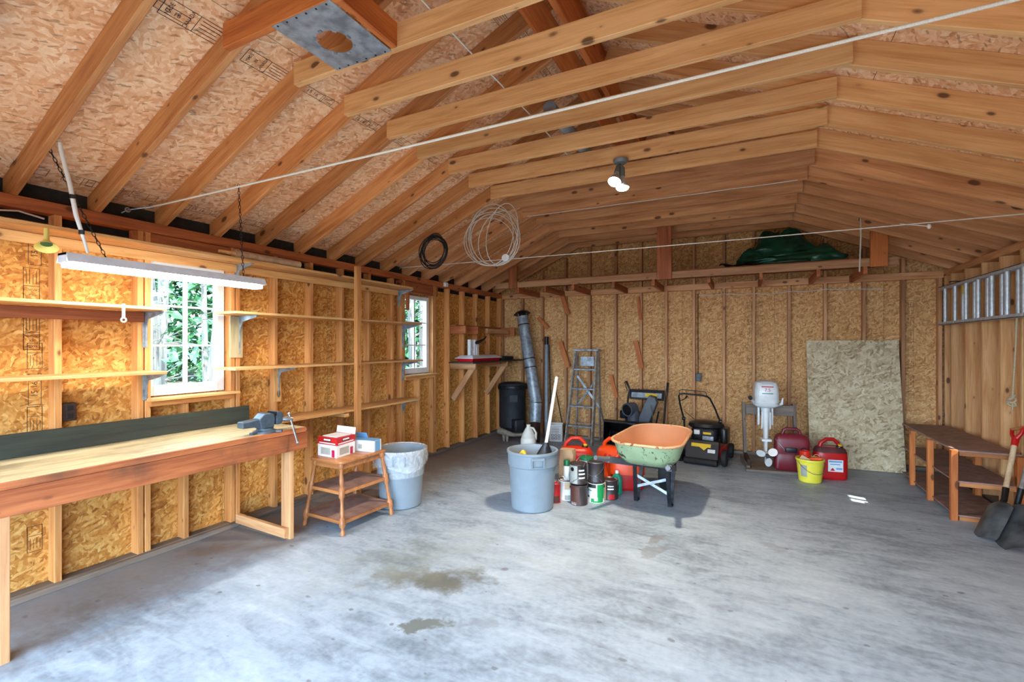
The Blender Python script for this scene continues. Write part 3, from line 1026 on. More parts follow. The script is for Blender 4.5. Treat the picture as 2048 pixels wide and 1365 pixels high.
# ---- twin flood lamp under a tie
PL = V((-0.955, 3.94, TZ))
par = thing('flood_lamp', 'grey twin flood lamp holder with two lit bulbs under a ceiling tie', 'light', PL)
MB().lathe([(0.062, 0.0), (0.062, -0.012), (0.05, -0.03), (0.02, -0.036)], PL, seg=24).build('base', 'lamp_grey', par, smooth=40)
for i, (tip, en) in enumerate((((1228, 367), 90), ((1245, 380), 90))):
    a = PL + V((0.0, -0.0, -0.036)) + V((-0.012 + 0.024 * i, 0, 0))
    t = ony(tip[0], tip[1], PL.y - (0.10 if i == 0 else 0.02))
    d = (t - a).normalized()
    Lh = (t - a).length
    MB().tube([a, a + d * (Lh * 0.16)], 0.011, 8).build('swivel', 'steel', par, smooth=40)
    MB().lathe([(0.018, 0), (0.022, 0.005), (0.024, Lh * 0.34), (0.02, Lh * 0.36)], a + d * (Lh * 0.14), d, 16).build('holder', 'lamp_grey', par, smooth=40)
    s0_ = Lh * 0.5
    bl = MB().lathe([(0.019, 0), (0.022, Lh * 0.08), (0.03, Lh * 0.16), (0.05, Lh * 0.36), (0.0535, Lh * 0.42)], a + d * s0_, d, 20, cap1=False).build('bulb', 'aluminium', par, smooth=50)
    MB().lathe([(0.053, 0), (0.045, 0.012), (0.024, 0.018), (0.001, 0.02)], a + d * (s0_ + Lh * 0.42), d, 20, cap0=False).build('lens', 'par_glow', bl, smooth=50)
    sp = bpy.data.lights.new('flood_beam', 'SPOT')
    sp.energy = en
    sp.color = (1.0, 0.84, 0.64)
    sp.spot_size = 2.3
    sp.spot_blend = 0.7
    sp.shadow_soft_size = 0.045
    so = bpy.data.objects.new('flood_beam', sp)
    COL.objects.link(so)
    so.location = a + d * (s0_ + Lh * 0.42 + 0.03)
    so.rotation_euler = d.to_track_quat('-Z', 'Y').to_euler()
    attach(so, par, True)
# ================================================================== LEFT WALL: BENCH, SHELVES, SMALL THINGS
BXF = -3.235                              # front face of the bench
BY0, BY1, BZ = 0.28, 2.67, 0.88
wb = thing('workbench', 'long wooden workbench with rust-brown front board along the window wall', 'workbench', ((BXF + XL) / 2, (BY0 + BY1) / 2, 0))
xs = [XL + 0.02, -3.70, -3.46, BXF]
for a, b_ in zip(xs[:-1], xs[1:]):
    board('plank', ((a + b_) / 2, BY0, BZ - 0.016), ((a + b_) / 2, BY1, BZ - 0.016), 0.032, (b_ - a) - 0.002, 'bench_top_wood', wb)
board('edge_board', (BXF + 0.012, BY0, BZ - 0.018), (BXF + 0.012, BY1 - 0.01, BZ - 0.018), 0.036, 0.022, 'bench_apron_wood', wb)
board('apron', (BXF - 0.005, BY0, BZ - 0.105), (BXF - 0.005, BY1 + 0.01, BZ - 0.105), 0.135, 0.038, 'bench_apron_wood', wb)
board('end_board', (XL + 0.02, BY1 - 0.02, BZ - 0.105), (BXF - 0.03, BY1 - 0.02, BZ - 0.105), 0.135, 0.038, 'bench_apron_wood', wb)
board('leg', (BXF - 0.07, 2.56, 0), (BXF - 0.07, 2.56, BZ - 0.032), 0.038, 0.105, 'bench_leg_wood', wb, wdir=(0, 1, 0))
board('leg', (BXF - 0.03, 0.93, 0), (BXF - 0.03, 0.93, BZ - 0.17), 0.038, 0.089, 'bench_leg_wood', wb, wdir=(0, 1, 0))
board('stretcher', (XL + 0.04, 2.52, 0.075), (BXF - 0.03, 2.52, 0.055), 0.075, 0.036, 'bench_leg_wood', wb)
bsp = thing('backsplash_board', 'long dark green board standing on edge at the back of the workbench', 'board', (-3.88, 1.4, BZ))
board('plank', (-3.875, 0.2, BZ + 0.072), (-3.875, 2.615, BZ + 0.072), 0.142, 0.022, 'dark_board_wood', bsp)
bolt = MB().tube([(BXF - 0.06, BY1 + 0.012, BZ - 0.03), (BXF - 0.05, BY1 + 0.05, BZ - 0.03)], 0.012, 8).build('clamp_bolt', 'steel', wb)

# ---- bench vise
vz = BZ
vc = V((-3.30, 2.36, vz))
vise = thing('bench_vise', 'blue-grey steel bench vise with long bar handle bolted on the workbench', 'vise', vc, 0.0)
L = dict(parent=vise, world=False)
MB().lathe([(0.085, 0), (0.085, 0.012), (0.062, 0.022), (0.058, 0.034)], (0, 0, 0), seg=24).build('base', 'vise_blue', smooth=40, **L)
for a in (0.6, 2.7, 4.8):
    MB().boxc((0.1 * math.cos(a), 0.1 * math.sin(a), 0.008), (0.05, 0.034, 0.016), Matrix.Rotation(a, 3, 'Z')).build('lug', 'vise_blue', bevel=0.004, **L)
body = MB()
body.prism([(-0.055, 0.034), (0.045, 0.034), (0.055, 0.09), (0.05, 0.135), (0.012, 0.15), (-0.03, 0.15), (-0.075, 0.11)], (-0.045, 0, 0), (0, 1, 0), (0, 0, 1), (0.09, 0, 0))
body.build('fixed_jaw', 'vise_blue', bevel=0.008, **L)
MB().prism([(-0.20, 0.058), (-0.05, 0.05), (-0.05, 0.115), (-0.20, 0.105)], (-0.035, 0, 0), (0, 1, 0), (0, 0, 1), (0.07, 0, 0)).build('slide', 'vise_blue', bevel=0.008, **L)
MB().prism([(0.066, 0.05), (0.11, 0.05), (0.135, 0.09), (0.12, 0.14), (0.085, 0.155), (0.066, 0.15)], (-0.045, 0, 0), (0, 1, 0), (0, 0, 1), (0.09, 0, 0)).build('moving_jaw', 'vise_blue', bevel=0.008, **L)
for y in (0.056, 0.06):
    MB().box(-0.046, 0.046, y - 0.002, y + 0.004, 0.122, 0.152).build('jaw_plate', 'dark_steel', **L)
MB().lathe([(0.017, 0), (0.02, 0.02), (0.022, 0.055), (0.014, 0.075)], (0.04, 0.12, 0.085), (0.5, 1, 0), 14).build('screw_head', 'steel', smooth=40, **L)
hb = MB().tube([(0.06, 0.165, 0.125), (0.145, 0.175, -0.10)], 0.0075, 8)
hb.ball((0.06, 0.165, 0.125), 0.012, 8, 6)
hb.ball((0.145, 0.175, -0.10), 0.012, 8, 6)
hb.build('handle', 'steel', smooth=40, **L)

# ---- wall shelves with pressed steel brackets
SXF = -3.63


def bracket(parent, y, z, dep=0.25, drop=0.27):
    m = MB()
    x0 = XL + 0.004
    m.box(x0, x0 + 0.004, y - 0.016, y + 0.016, z - drop, z)
    m.box(x0, x0 + dep, y - 0.016, y + 0.016, z - 0.006, z - 0.001)
    m.prism([(0, 0), (dep * 0.95, 0), (dep * 0.9, -0.014), (0.05, -0.05), (0.024, -0.10), (0.01, -drop * 0.95), (0, -drop)], (x0, y - 0.004, z - 0.004), (1, 0, 0), (0, 0, 1), (0, 0.008, 0))
    return m.build('bracket', 'galvanized', parent, bevel=0.001)


def shelf(label, y0, y1, z, depth, brs, mat='shelf_wood', t=0.02, **kw):
    s = thing('wall_shelf', label, 'shelf', (XL + depth / 2, (y0 + y1) / 2, z))
    w2 = depth / 2
    for q in (0.25, 0.75):
        board('plank', (XL + 0.004 + depth * q, y0, z + t / 2), (XL + 0.004 + depth * q, y1, z + t / 2), t, w2 - 0.002, mat, s)
    for (y, d) in brs:
        bracket(s, y, z, depth * 0.88, d)
    return s


s_top = shelf('highest long wooden shelf running over both windows just under the plate', 0.3, 4.60, 2.235, 0.25, [(2.53, 0.2), (4.63, 0.2)])
board('cleat', (XL + 0.01, 0.3, 2.20), (XL + 0.01, 4.6, 2.20), 0.065, 0.018, 'shelf_wood', s_top)
s1 = shelf('upper wooden shelf ending at the near side of the window over the workbench', 0.3, 1.845, 1.79, 0.29, [(1.85, 0.26)])
board('cleat', (XL + 0.01, 0.3, 1.75), (XL + 0.01, 1.84, 1.75), 0.075, 0.018, 'plate_wood', s1)
s2 = shelf('upper wooden shelf between the two windows with a large bracket on pale plywood', 2.34, 4.72, 1.80, 0.29, [(2.555, 0.34), (4.705, 0.3)])
board('backing_board', (XL + 0.006, 2.53, 1.44), (XL + 0.006, 2.53, 1.795), 0.012, 0.11, 'bench_top_wood', s2, wdir=(1, 0, 0))
s3 = shelf('lower wooden shelf ending at the near side of the window over the workbench', 0.3, 1.85, 1.345, 0.29, [(1.85, 0.2)])
s4 = shelf('lower wooden shelf between the two windows on steel brackets', 2.34, 4.75, 1.345, 0.29, [(2.93, 0.28), (4.705, 0.26)])
s5 = shelf('low wide plank shelf running on from the far end of the workbench', 2.74, 4.68, 0.862, 0.29, [(4.705, 0.16)])
board('cleat', (XL + 0.03, 3.50, 0.835), (SXF + 0.0, 3.50, 0.835), 0.036, 0.05, 'shelf_wood', s5)
for sh, z in ((s1, 1.345), (s3, 0)):
    pass
board('backing_board', (XL + 0.006, 2.925, 1.02), (XL + 0.006, 2.925, 1.34), 0.012, 0.07, 'shelf_wood', s4, wdir=(1, 0, 0))
sp_ = thing('shelf_post', 'upright wooden post in front of the shelves from floor to plate', 'post', (SXF + 0.03, 3.62, 0))
board('plank', (SXF + 0.025, 3.62, 0), (SXF + 0.025, 3.62, 2.36), 0.045, 0.06, 'stud_wood', sp_, wdir=(1, 0, 0))
# small hardware on the shelves
hk = thing('pipe_hanger', 'small white metal strap hanging from the upper shelf edge beside the window', 'hook', (-3.62, 1.62, 1.70))
q = onx(247, 614, -3.622)
m = MB().box(-3.624, -3.618, q.y - 0.008, q.y + 0.008, q.z - 0.075, q.z + 0.02)
m.tube([(-3.62, q.y + 0.014 * math.cos(t), q.z - 0.085 + 0.014 * math.sin(t)) for t in [2 * PI * k / 10 for k in range(10)]], 0.005, 6, loop=True)
m.build('strap', 'white_enamel', hk)
# block hanging in front of the far window
hb_ = onx(815, 592, -3.80)
hbk = thing('hanging_block', 'short wooden stick hanging from the highest shelf before the far window', 'block', (-3.80, hb_.y, 1.95))
board('stick', (-3.80, hb_.y, 1.985), (-3.80, hb_.y, 2.235), 0.03, 0.045, 'plate_wood', hbk, wdir=(1, 0, 0))

# rolled paper blind on the top shelf
r0, r1 = onx(470, 505, -3.712), onx(598, 523, -3.712)
zt = 2.255
rp = thing('paper_roll', 'tan rolled-up paper lying on the highest shelf by the window', 'roll', (-3.712, (r0.y + r1.y) / 2, zt))
MB().tube([(-3.712, r0.y, zt + 0.034), (-3.712, r1.y, zt + 0.034)], 0.034, 16).build('roll', 'paper_roll', rp, smooth=40)
MB().tube([(-3.7125, r0.y - 0.13, zt + 0.034), (-3.712, r0.y, zt + 0.034)], [0.012, 0.018], 10).build('stick', 'shelf_wood', rp, smooth=40)
# yellow funnel on a nail
fq = onx(98, 490, -3.62)
fun = thing('funnel', 'pale yellow plastic funnel hanging from the top cleat by its spout', 'funnel', (-3.62, fq.y, fq.z))
dn = V((0.45, -0.15, -0.85)).normalized()
MB().lathe([(0.012, 0), (0.013, 0.08), (0.02, 0.095), (0.05, 0.13), (0.053, 0.135), (0.048, 0.132), (0.016, 0.096), (0.009, 0.08)], (-3.652, fq.y, fq.z + 0.095), dn, 20, cap0=False, cap1=False).build('cone', 'funnel_yellow', fun, smooth=50)
MB().lathe([(0.028, 0), (0.001, 0.0)], V((-3.652, fq.y, fq.z + 0.095)) + dn * 0.108, dn, 18).build('filter', 'leaf_green_pale', fun)


# ---- outlets
def outlet(label, p, ux, n, mat):
    o = thing('wall_outlet', label, 'outlet', p)
    p, ux, n = V(p), V(ux), V(n)
    rot = Matrix((ux, V((0, 0, 1)).cross(ux) * 1.0, V((0, 0, 1)))).transposed()
    MB().boxc(p + n * 0.022, (0.072, 0.045, 0.116), rot).build('box', mat, o, bevel=0.003)
    for dz in (0.026, -0.026):
        MB().boxc(p + n * 0.046 + V((0, 0, dz)), (0.034, 0.006, 0.032), rot).build('socket', 'black_plastic', o, bevel=0.002)
    return o


q = onx(134, 824, -3.97)
outlet('dark duplex outlet beside a stud above the workbench', (-3.985, 1.435, q.z), (0, 1, 0), (1, 0, 0), 'cast_brown')
q = ony(1398, 755, 7.42)
bo = outlet('grey outlet box on a back wall stud behind the lawn mower', (q.x - 0.005, 7.43, q.z), (1, 0, 0), (0, -1, 0), 'dark_steel')
MB().tube([(q.x - 0.01, 7.405, q.z + 0.05), (q.x - 0.012, 7.405, 1.7), (q.x - 0.012, 7.405, 2.3)], 0.006, 6).build('conduit', 'dark_steel', bo)
# cable stapled along the back wall studs
pts = []
for i, x in enumerate([q.x] + back_x[9:15]):
    pts.append((x, 7.40, 2.275 + 0.012 * math.sin(i * 2.1)))
    if i < 6:
        pts.append((x + 0.2, 7.41, 2.262 + 0.01 * math.cos(i * 1.7)))
tag(MB().tube(pts[:-1], 0.005, 6).build('cable', 'cable_white', smooth=60), 'thin white cable running across the back wall under the loft', 'cable')
cq0, cq1 = onx(0, 424, -3.96), onx(94, 434, -3.96)
tag(MB().tube([(-3.965, 0.7, 2.345), (-3.965, cq0.y, 2.35), (-3.962, 1.2, 2.365), (-3.965, 1.32, 2.345)], 0.006, 6).build('cable', 'cable_white', smooth=60), 'loose grey-white cable in the dark gap under the top plate', 'cable')
jb = onx(892, 567, -3.9)
jbx = thing('junction_box', 'small white junction box on the top plate near the back corner', 'box', (-3.91, jb.y, 2.40))
MB().rbox((-3.905, jb.y, 2.42), (0.05, 0.07, 0.06), 0.01).build('case', 'white_enamel', jbx)

# ---- back-left work shelf on wooden braces
ws = thing('brace_shelf', 'black-topped shelf on diagonal wooden braces near the stove', 'shelf', (-3.7, 6.4, 1.25))
for y in (5.80, 6.79):
    board('arm', (XL - 0.02, y, 1.235), (-3.49, y, 1.235), 0.085, 0.038, 'stud_wood_far', ws)
    board('brace', (XL + 0.01, y + 0.035, 0.74), (-3.56, y + 0.035, 1.22), 0.085, 0.036, 'stud_wood_far', ws, wdir=(0.8, 0, -0.6))
board('rail', (-3.53, 5.83, 1.262), (-3.53, 6.98, 1.262), 0.03, 0.06, 'plate_wood', ws)
board('top', (-3.70, 5.72, 1.288), (-3.70, 7.38, 1.288), 0.018, 0.42, 'dark_board_wood', ws)
us = thing('bracket_rack', 'brown wooden rack of short boards fixed high over the black-topped shelf', 'rack', (-3.8, 6.4, 1.75))
for y in (5.80, 6.15):
    board('arm', (XL - 0.02, y, 1.77), (-3.66, y, 1.77), 0.11, 0.036, 'plate_wood', us)
board('arm', (XL - 0.02, 7.18, 1.77), (-3.55, 7.18, 1.77), 0.14, 0.036, 'plate_wood', us)
board('rail', (-3.63, 6.35, 1.765), (-3.63, 7.06, 1.765), 0.07, 0.036, 'stud_wood_far', us)
board('rail', (-3.86, 5.75, 1.835), (-3.86, 7.3, 1.835), 0.018, 0.1, 'plate_wood', us)
# red and white kit on it
bz = 1.297
kit = thing('boat_accessory', 'low red and white plastic case with two white uprights on the black shelf', 'case', (-3.62, 6.05, bz))
hull = MB()
hull.rings([[V((-3.70 + sx * w, 5.80 + L_, bz + z)) for sx, L_ in ((-1, 0.0 + i), (1, 0.0 + i), (1, 0.9 - i * 1.4), (-1, 0.9 - i * 1.4))] for (w, i, z) in ((0.12, 0.04, 0.0), (0.15, 0.02, 0.05))])
hull.build('skirt', 'label_red', kit)
MB().rings([[V((-3.70 + sx * w, 5.80 + L_, bz + z)) for sx, L_ in ((-1, 0.0 + i), (1, 0.0 + i), (1, 0.9 - i * 2), (-1, 0.9 - i * 2))] for (w, i, z) in ((0.155, 0.0, 0.05), (0.155, 0.0, 0.056), (0.10, 0.07, 0.095))]).build('lid', 'white_enamel', kit)
for y in (5.94, 6.06):
    MB().box(-3.71, -3.66, y - 0.022, y + 0.022, bz + 0.095, bz + 0.33).build('upright', 'white_enamel', kit, bevel=0.003)
MB().box(-3.70, -3.67, 5.96, 6.04, bz + 0.17, bz + 0.20).build('crossbar', 'white_enamel', kit)
MB().box(-3.715, -3.655, 6.08, 6.16, bz + 0.095, bz + 0.26).build('block', 'white_enamel', kit, bevel=0.004)
MB().tube([(-3.69, 6.05, bz + 0.28), (-3.66, 6.14, bz + 0.29), (-3.62, 6.24, bz + 0.335), (-3.60, 6.28, bz + 0.38)], [0.03, 0.026, 0.014, 0.011], 10).build('crank', 'black_plastic', kit, smooth=50)
pad = thing('folded_pad', 'flat black folded pad lying behind the red and white case', 'pad', (-3.68, 6.95, bz))
MB().rbox((-3.70, 6.98, bz + 0.03), (0.26, 0.45, 0.06), 0.06).build('fold', 'black_rubber', pad, smooth=50)

# ---- ropes and wires strung across the room
def rope(name, label, pts, r, mat, cat='rope', sag=0.0, seg=7):
    return tag(MB().tube(pts, r, seg).build(name, mat, smooth=60), label, cat)


def catenary(a, b, sag, n=14):
    a, b = V(a), V(b)
    return [a + (b - a) * (i / n) - V((0, 0, sag * 4 * (i / n) * (1 - i / n))) for i in range(n + 1)]


r1 = thing('clothesline', 'thick white clothesline strung across the room nearer the garage door', 'rope', (-3.9, 1.9, 2.5))
a = onx(303, 414, -3.80)
b_ = V((1.78, 1.90, 2.575))
MB().tube(catenary(a, b_, 0.01), 0.0062, 8).build('line', 'rope_white', r1, smooth=60)
e0 = onx(243, 426, -3.905)
MB().tube([e0, onx(255, 420, -3.88), a], 0.004, 6).build('wire', 'steel', r1)
for px, py in ((255, 420), (303, 413)):
    c = onx(px, py, -3.86)
    MB().tube([c + V((0, 0.014 * math.cos(t), 0.014 * math.sin(t))) for t in [2 * PI * k / 10 for k in range(10)]], 0.005, 6, loop=True).build('ring', 'steel', r1, smooth=60)
r2 = thing('clothesline', 'thin pale clothesline crossing in front of the loft and the cable coils', 'rope', (-3.9, 4.63, 2.5))
a = onx(800, 536, -3.9)
b_ = ony(2048, 427, a.y + 0.02)
b2 = b_ + (b_ - a) * 0.08
MB().tube(catenary(a, b2, 0.012), 0.0045, 7).build('line', 'rope_white', r2, smooth=60)
kn = a + (b2 - a) * ((1858 - 800) / (2048 - 800) * 0.905)
kn = ony(1858, 453, a.y + 0.015)
MB().ball(kn, (0.014, 0.014, 0.02), 10, 7).build('knot', 'rope_white', r2, smooth=60)
MB().tube([kn, ony(1800, 448, a.y + 0.0)], 0.0035, 6).build('tail', 'rope_white', r2)
for px in (800, 818, 851):
    c = ony(px, 536, a.y)
    MB().tube([c + V((0.012 * math.cos(t), 0, 0.012 * math.sin(t))) for t in [2 * PI * k / 8 for k in range(8)]], 0.004, 5, loop=True).build('ring', 'steel', r2)
rope('lashing_rope', 'thin white rope lying lengthwise on top of the collar ties', [(-1.435, y, TZ + 0.137 + (0.004 if i % 2 else -0.002)) for i, y in enumerate([1.0, 1.95, 2.55, 3.2, 3.8, 4.45])], 0.005, 'rope_white')
rope('tie_rope', 'thin white rope stapled along the underside of a far collar tie', [(-2.38 + 0.28 * i, 5.155, TZ - 0.006 - 0.003 * (i % 2)) for i in range(11)], 0.005, 'rope_white')
# knotted cord on the loft post
hr = ony(1720, 398, 6.2)
hc = thing('pull_string', 'thin white cord with a looped top hanging before the loft beam', 'cord', (hr.x, 6.2, 2.4))
lo = ony(1719, 544, 6.2)
MB().tube([hr, hr * 0.5 + lo * 0.5 + V((0.01, 0, 0)), lo], 0.008, 6).build('cord', 'rope_white', hc, smooth=60)
for i in range(3):
    MB().tube([hr + V((0.02 * math.sin(t) + 0.006 * (i - 1), -0.01, 0.0 + 0.05 * math.cos(t) - 0.04)) for t in [2 * PI * k / 12 for k in range(12)]], 0.006, 5, loop=True).build('loop', 'rope_white', hc, smooth=60)
MB().tube([hr + V((0, 0, 0)), V((hr.x, hr.y + 0.05, zr(hr.x) + 0.02))], 0.004, 5).build('nail', 'dark_steel', hc)
# thin wire on the right rafters
w0_, w1_ = ony(1605, 384, 6.2), ony(1868, 412, 5.9)
rope('rafter_wire', 'thin pale wire looped along the underside of far rafters beside the hanging cord', [ony(1640, 362 + 8, 6.15), ony(1740, 383, 6.15), ony(1868, 411, 6.15)], 0.004, 'rope_tan', 'wire')
# rope on the right wall with a knot
q0, q1 = onx(2037, 640, 2.10), onx(2030, 795, 2.10)
wr = thing('wall_rope', 'pale rope with a ragged knot hanging under the ladder on the stud wall', 'rope', (2.08, q0.y, 1.2))
MB().tube([(2.09, q0.y, 1.80), (2.085, q0.y + 0.01, 1.5), (2.085, q1.y, q1.z)], 0.008, 7).build('rope', 'rope_tan', wr, smooth=60)
for i in range(3):
    MB().tube([V((2.08, q1.y, q1.z)) + V((0.02 * math.cos(t + i), 0.022 * math.sin(t), -0.03 * i + 0.02 * math.cos(t))) for t in [2 * PI * k / 10 for k in range(10)]], 0.009, 6, loop=True).build('knot', 'rope_tan', wr, smooth=60)
MB().tube([V((2.085, q1.y, q1.z - 0.05)), V((2.08, q1.y - 0.01, q1.z - 0.12))], [0.01, 0.005], 6).build('end', 'rope_tan', wr, smooth=60)


# ---- coils of cable
def coil(name, label, Y, cpx, loops, r, mat, extra=None):
    o = thing(name, label, 'cable', ony(cpx[0], cpx[1], Y))
    for i, (cx, cy, rx, ry, tilt, dy) in enumerate(loops):
        pts = []
        for k in range(28):
            t = 2 * PI * k / 28
            x, y = rx * math.cos(t), ry * math.sin(t)
            pts.append(ony(cx + x * math.cos(tilt) - y * math.sin(tilt), cy + x * math.sin(tilt) + y * math.cos(tilt), Y + dy + 0.012 * math.sin(2 * t + i)))
        MB().tube(pts, r, 6, loop=True).build('loop', mat, o, smooth=60)
    return o


rc = random.Random(5)
coil('wire_coil', 'coil of black wire hanging on a rafter over the top plate', 4.36, (868, 502), [(868 + rc.uniform(-3, 3), 503 + rc.uniform(-5, 4), 24 + rc.uniform(-4, 3), 29 + rc.uniform(-3, 4), 0.25 + rc.uniform(-.2, .2), rc.uniform(-0.02, 0.02)) for _ in range(9)], 0.0055, 'black_rubber')
wc = coil('cable_coil', 'big loose coil of white cable with a round disc hanging from the rafters', 4.60, (985, 480), [(984, 478, 52, 54, 0.2, 0.0), (990, 474, 50, 58, -0.1, 0.01), (982, 470, 44, 62, 0.15, -0.01), (997, 476, 38, 56, 0.35, 0.015), (978, 484, 50, 48, 0.1, 0.02), (1004, 468, 30, 62, 0.2, -0.02), (988, 480, 46, 52, -0.2, 0.0)], 0.005, 'cable_white')
q = ony(1011, 516, 4.56)
MB().lathe([(0.042, -0.006), (0.042, 0.006)], q, (0.2, -1, 0.1), 20).build('disc', 'white_enamel', wc, smooth=30)

# ---- flue plate under the ties
fp = thing('flue_plate', 'square galvanized sheet with a round stove pipe hole under the ties', 'metal plate', (-1.88, 1.73, TZ))
P = 48
x0, x1, y0, y1 = -2.08, -1.685, 1.522, 1.935
cxh, cyh, rh = -1.895, 1.745, 0.088
outer, inner = [], []
for k in range(P):
    t = 2 * PI * k / P
    dx, dy = math.cos(t), math.sin(t)
    s_ = min((x1 - cxh) / dx if dx > 1e-6 else (x0 - cxh) / dx if dx < -1e-6 else 9, (y1 - cyh) / dy if dy > 1e-6 else (y0 - cyh) / dy if dy < -1e-6 else 9)
    outer.append((cxh + dx * s_, cyh + dy * s_))
    inner.append((cxh + dx * rh, cyh + dy * rh))
for (cx_, cy_) in ((x0, y0), (x0, y1), (x1, y0), (x1, y1)):
    i = min(range(P), key=lambda k: (outer[k][0] - cx_) ** 2 + (outer[k][1] - cy_) ** 2)
    outer[i] = (cx_, cy_)
m = MB()
m.rings([[V((*p, z)) for p in ring] for ring, z in ((outer, TZ - 0.003), (inner, TZ - 0.003), (inner, TZ - 0.001), (outer, TZ - 0.001))], loop=True)
m.build('sheet', 'galvanized', fp)
for k in range(8):
    t = 2 * PI * k / 8
    MB().boxc((cxh + 0.094 * math.cos(t), cyh + 0.094 * math.sin(t), TZ - 0.006), (0.014, 0.02, 0.006), Matrix.Rotation(t, 3, 'Z')).build('tab', 'galvanized', fp)
for k in range(6):
    for yy in (y0 + 0.012, y1 - 0.012):
        MB().lathe([(0.006, 0), (0.004, -0.003)], (x0 + 0.03 + k * 0.066, yy, TZ - 0.003), seg=6).build('nail', 'dark_steel', fp)
# old stove pipe lying on the ties
tag(MB().tube([(-1.30, 3.2, TZ + 0.132 + 0.052), (-1.30, 4.1, TZ + 0.132 + 0.052)], 0.05, 16).build('vent_pipe', 'pvc_grey', smooth=40), 'grey-blue pipe lying on top of the collar ties', 'pipe')

# ---- storage loft over the back wall
lf = thing('storage_loft', 'wooden storage loft hung from the ties in front of the back wall', 'loft', (-1, 7.0, 2.45))
LY = 6.60
board('beam', (-3.60, LY, 2.487), (1.50, LY, 2.487), 0.09, 0.038, 'stud_wood_far', lf)
for x, w, z1 in ((-3.28, 0.14, 2.78), (-1.0, 0.19, 3.14), (1.32, 0.16, 3.0)):
    z1 = min(z1, (zl(x) if x < RX else zr(x)) + 0.1)
    board('hanger', (x, LY - 0.038, 2.43), (x, LY - 0.038, z1), w, 0.036, 'plate_wood' if x < 0 else 'orange_wood', lf, wdir=(1, 0, 0))
for x in (-3.2, -2.75, -2.3, -1.7, -1.15, -0.45, 0.15, 0.75, 1.2):
    board('joist', (x, LY - 0.02, 2.40), (x, YB - 0.005, 2.40), 0.085, 0.038, 'plate_wood', lf)
for y in (6.72, 6.92, 7.12, 7.31):
    board('deck_board', (-3.1, y, 2.542), (1.45, y, 2.542), 0.018, 0.185, 'plate_wood', lf)
# green tarp heaped on the loft
dk = 2.552
tp = thing('tarp', 'dark green folded tarp heaped on the storage loft', 'tarp', (0.45, 6.95, dk))
rt = random.Random(11)


def heap(c, sx, sy, sz, seed, nu=40, nv=16, peaks=()):
    """crumpled cloth lump sitting on its base"""
    m = MB()
    rr = random.Random(seed)
    ph = [rr.uniform(0, 6.28) for _ in range(8)]
    rings = []
    for j in range(nv + 1):
        v = j / nv
        h = v
        ring = []
        for i in range(nu):
            t = 2 * PI * i / nu
            f = math.cos(v * PI / 2) ** 0.45
            f *= 0.92 + 0.14 * abs(math.sin(2 * t + ph[0] + v * 3)) + 0.10 * math.sin(5 * t + ph[1] - v * 6) + 0.07 * abs(math.sin(6 * t + ph[2] + v * 11)) + 0.05 * math.sin(v * 17 + ph[5])
            x, y = f * math.cos(t) * sx, f * math.sin(t) * sy
            z = sz * h * (1 + 0.22 * math.sin(2 * t + ph[3]) * v + 0.10 * math.sin(5 * t + ph[4]) * v)
            for (qx, qy, qr, qh) in peaks:
                z += qh * v * math.exp(-((x - qx) ** 2 + (y - qy) ** 2) / qr ** 2)
            ring.append(V(c) + V((x, y, max(0, z))))
        rings.append(ring)
    m.rings(rings)
    return m


heap((0.44, 6.92, dk), 0.56, 0.29, 0.17, 3).build('fold', 'tarp_green', tp, smooth=70, sub=1)
heap((0.38, 6.96, dk + 0.08), 0.38, 0.22, 0.24, 5, peaks=((-0.2, 0, 0.12, 0.22), (0.2, 0, 0.2, 0.2))).build('fold', 'tarp_green', tp, smooth=70, sub=1)
heap((0.80, 6.84, dk), 0.26, 0.18, 0.20, 8).build('fold', 'tarp_green', tp, smooth=70, sub=1)
heap((0.06, 6.95, dk + 0.02), 0.20, 0.18, 0.22, 13).build('fold', 'tarp_green', tp, smooth=70, sub=1)
bagp = thing('plastic_bag', 'flattened dark plastic sheet hanging over the loft beam beside the tarp', 'bag', (-0.15, 6.62, 2.555))
m = MB()
pz = []
for j in range(5):
    pz.append([V((-0.33 + 0.055 * i + 0.02 * j, 6.54 + 0.045 * j, 2.556 + 0.02 * (1 + math.sin(i * 1.3 + j)) + (-0.012 if j == 0 else 0))) for i in range(9)])
m.rings(pz, closed=False)
m.rings([[p - V((0, 0, 0.006)) for p in r_] for r_ in pz], closed=False)
m.build('sheet', 'black_plastic', bagp, smooth=60)

# wooden pegs nailed at a slant to the back wall studs
for px0, py0, px1, py1, w in ((1124, 590, 1136, 630, 0.07), (1076, 635, 1096, 657, 0.06), (1120, 683, 1137, 735, 0.08), (1276, 594, 1281, 640, 0.045), (1271, 682, 1283, 737, 0.07), (1221, 750, 1233, 796, 0.06)):
    a_, b__ = ony(px0, py0, 7.36), ony(px1, py1, 7.40)
    board('peg', a_, b__, w, 0.03, 'orange_wood', wall_back, wdir=(1, 0, 0.2))

# printed grade marks on the sheathing
def line_box(m, o, ux, uy, x0, y0, x1, y1, t=0.003):
    o, ux, uy = V(o), V(ux), V(uy)
    n = ux.cross(uy) * 0.0006
    for (a0, b0, a1, b1) in ((x0, y0, x1, y0 + t), (x0, y1 - t, x1, y1), (x0, y0, x0 + t, y1), (x1 - t, y0, x1, y1)):
        m._add([o + ux * a0 + uy * b0 + n, o + ux * a1 + uy * b0 + n, o + ux * a1 + uy * b1 + n, o + ux * a0 + uy * b1 + n], [(0, 1, 2, 3)])


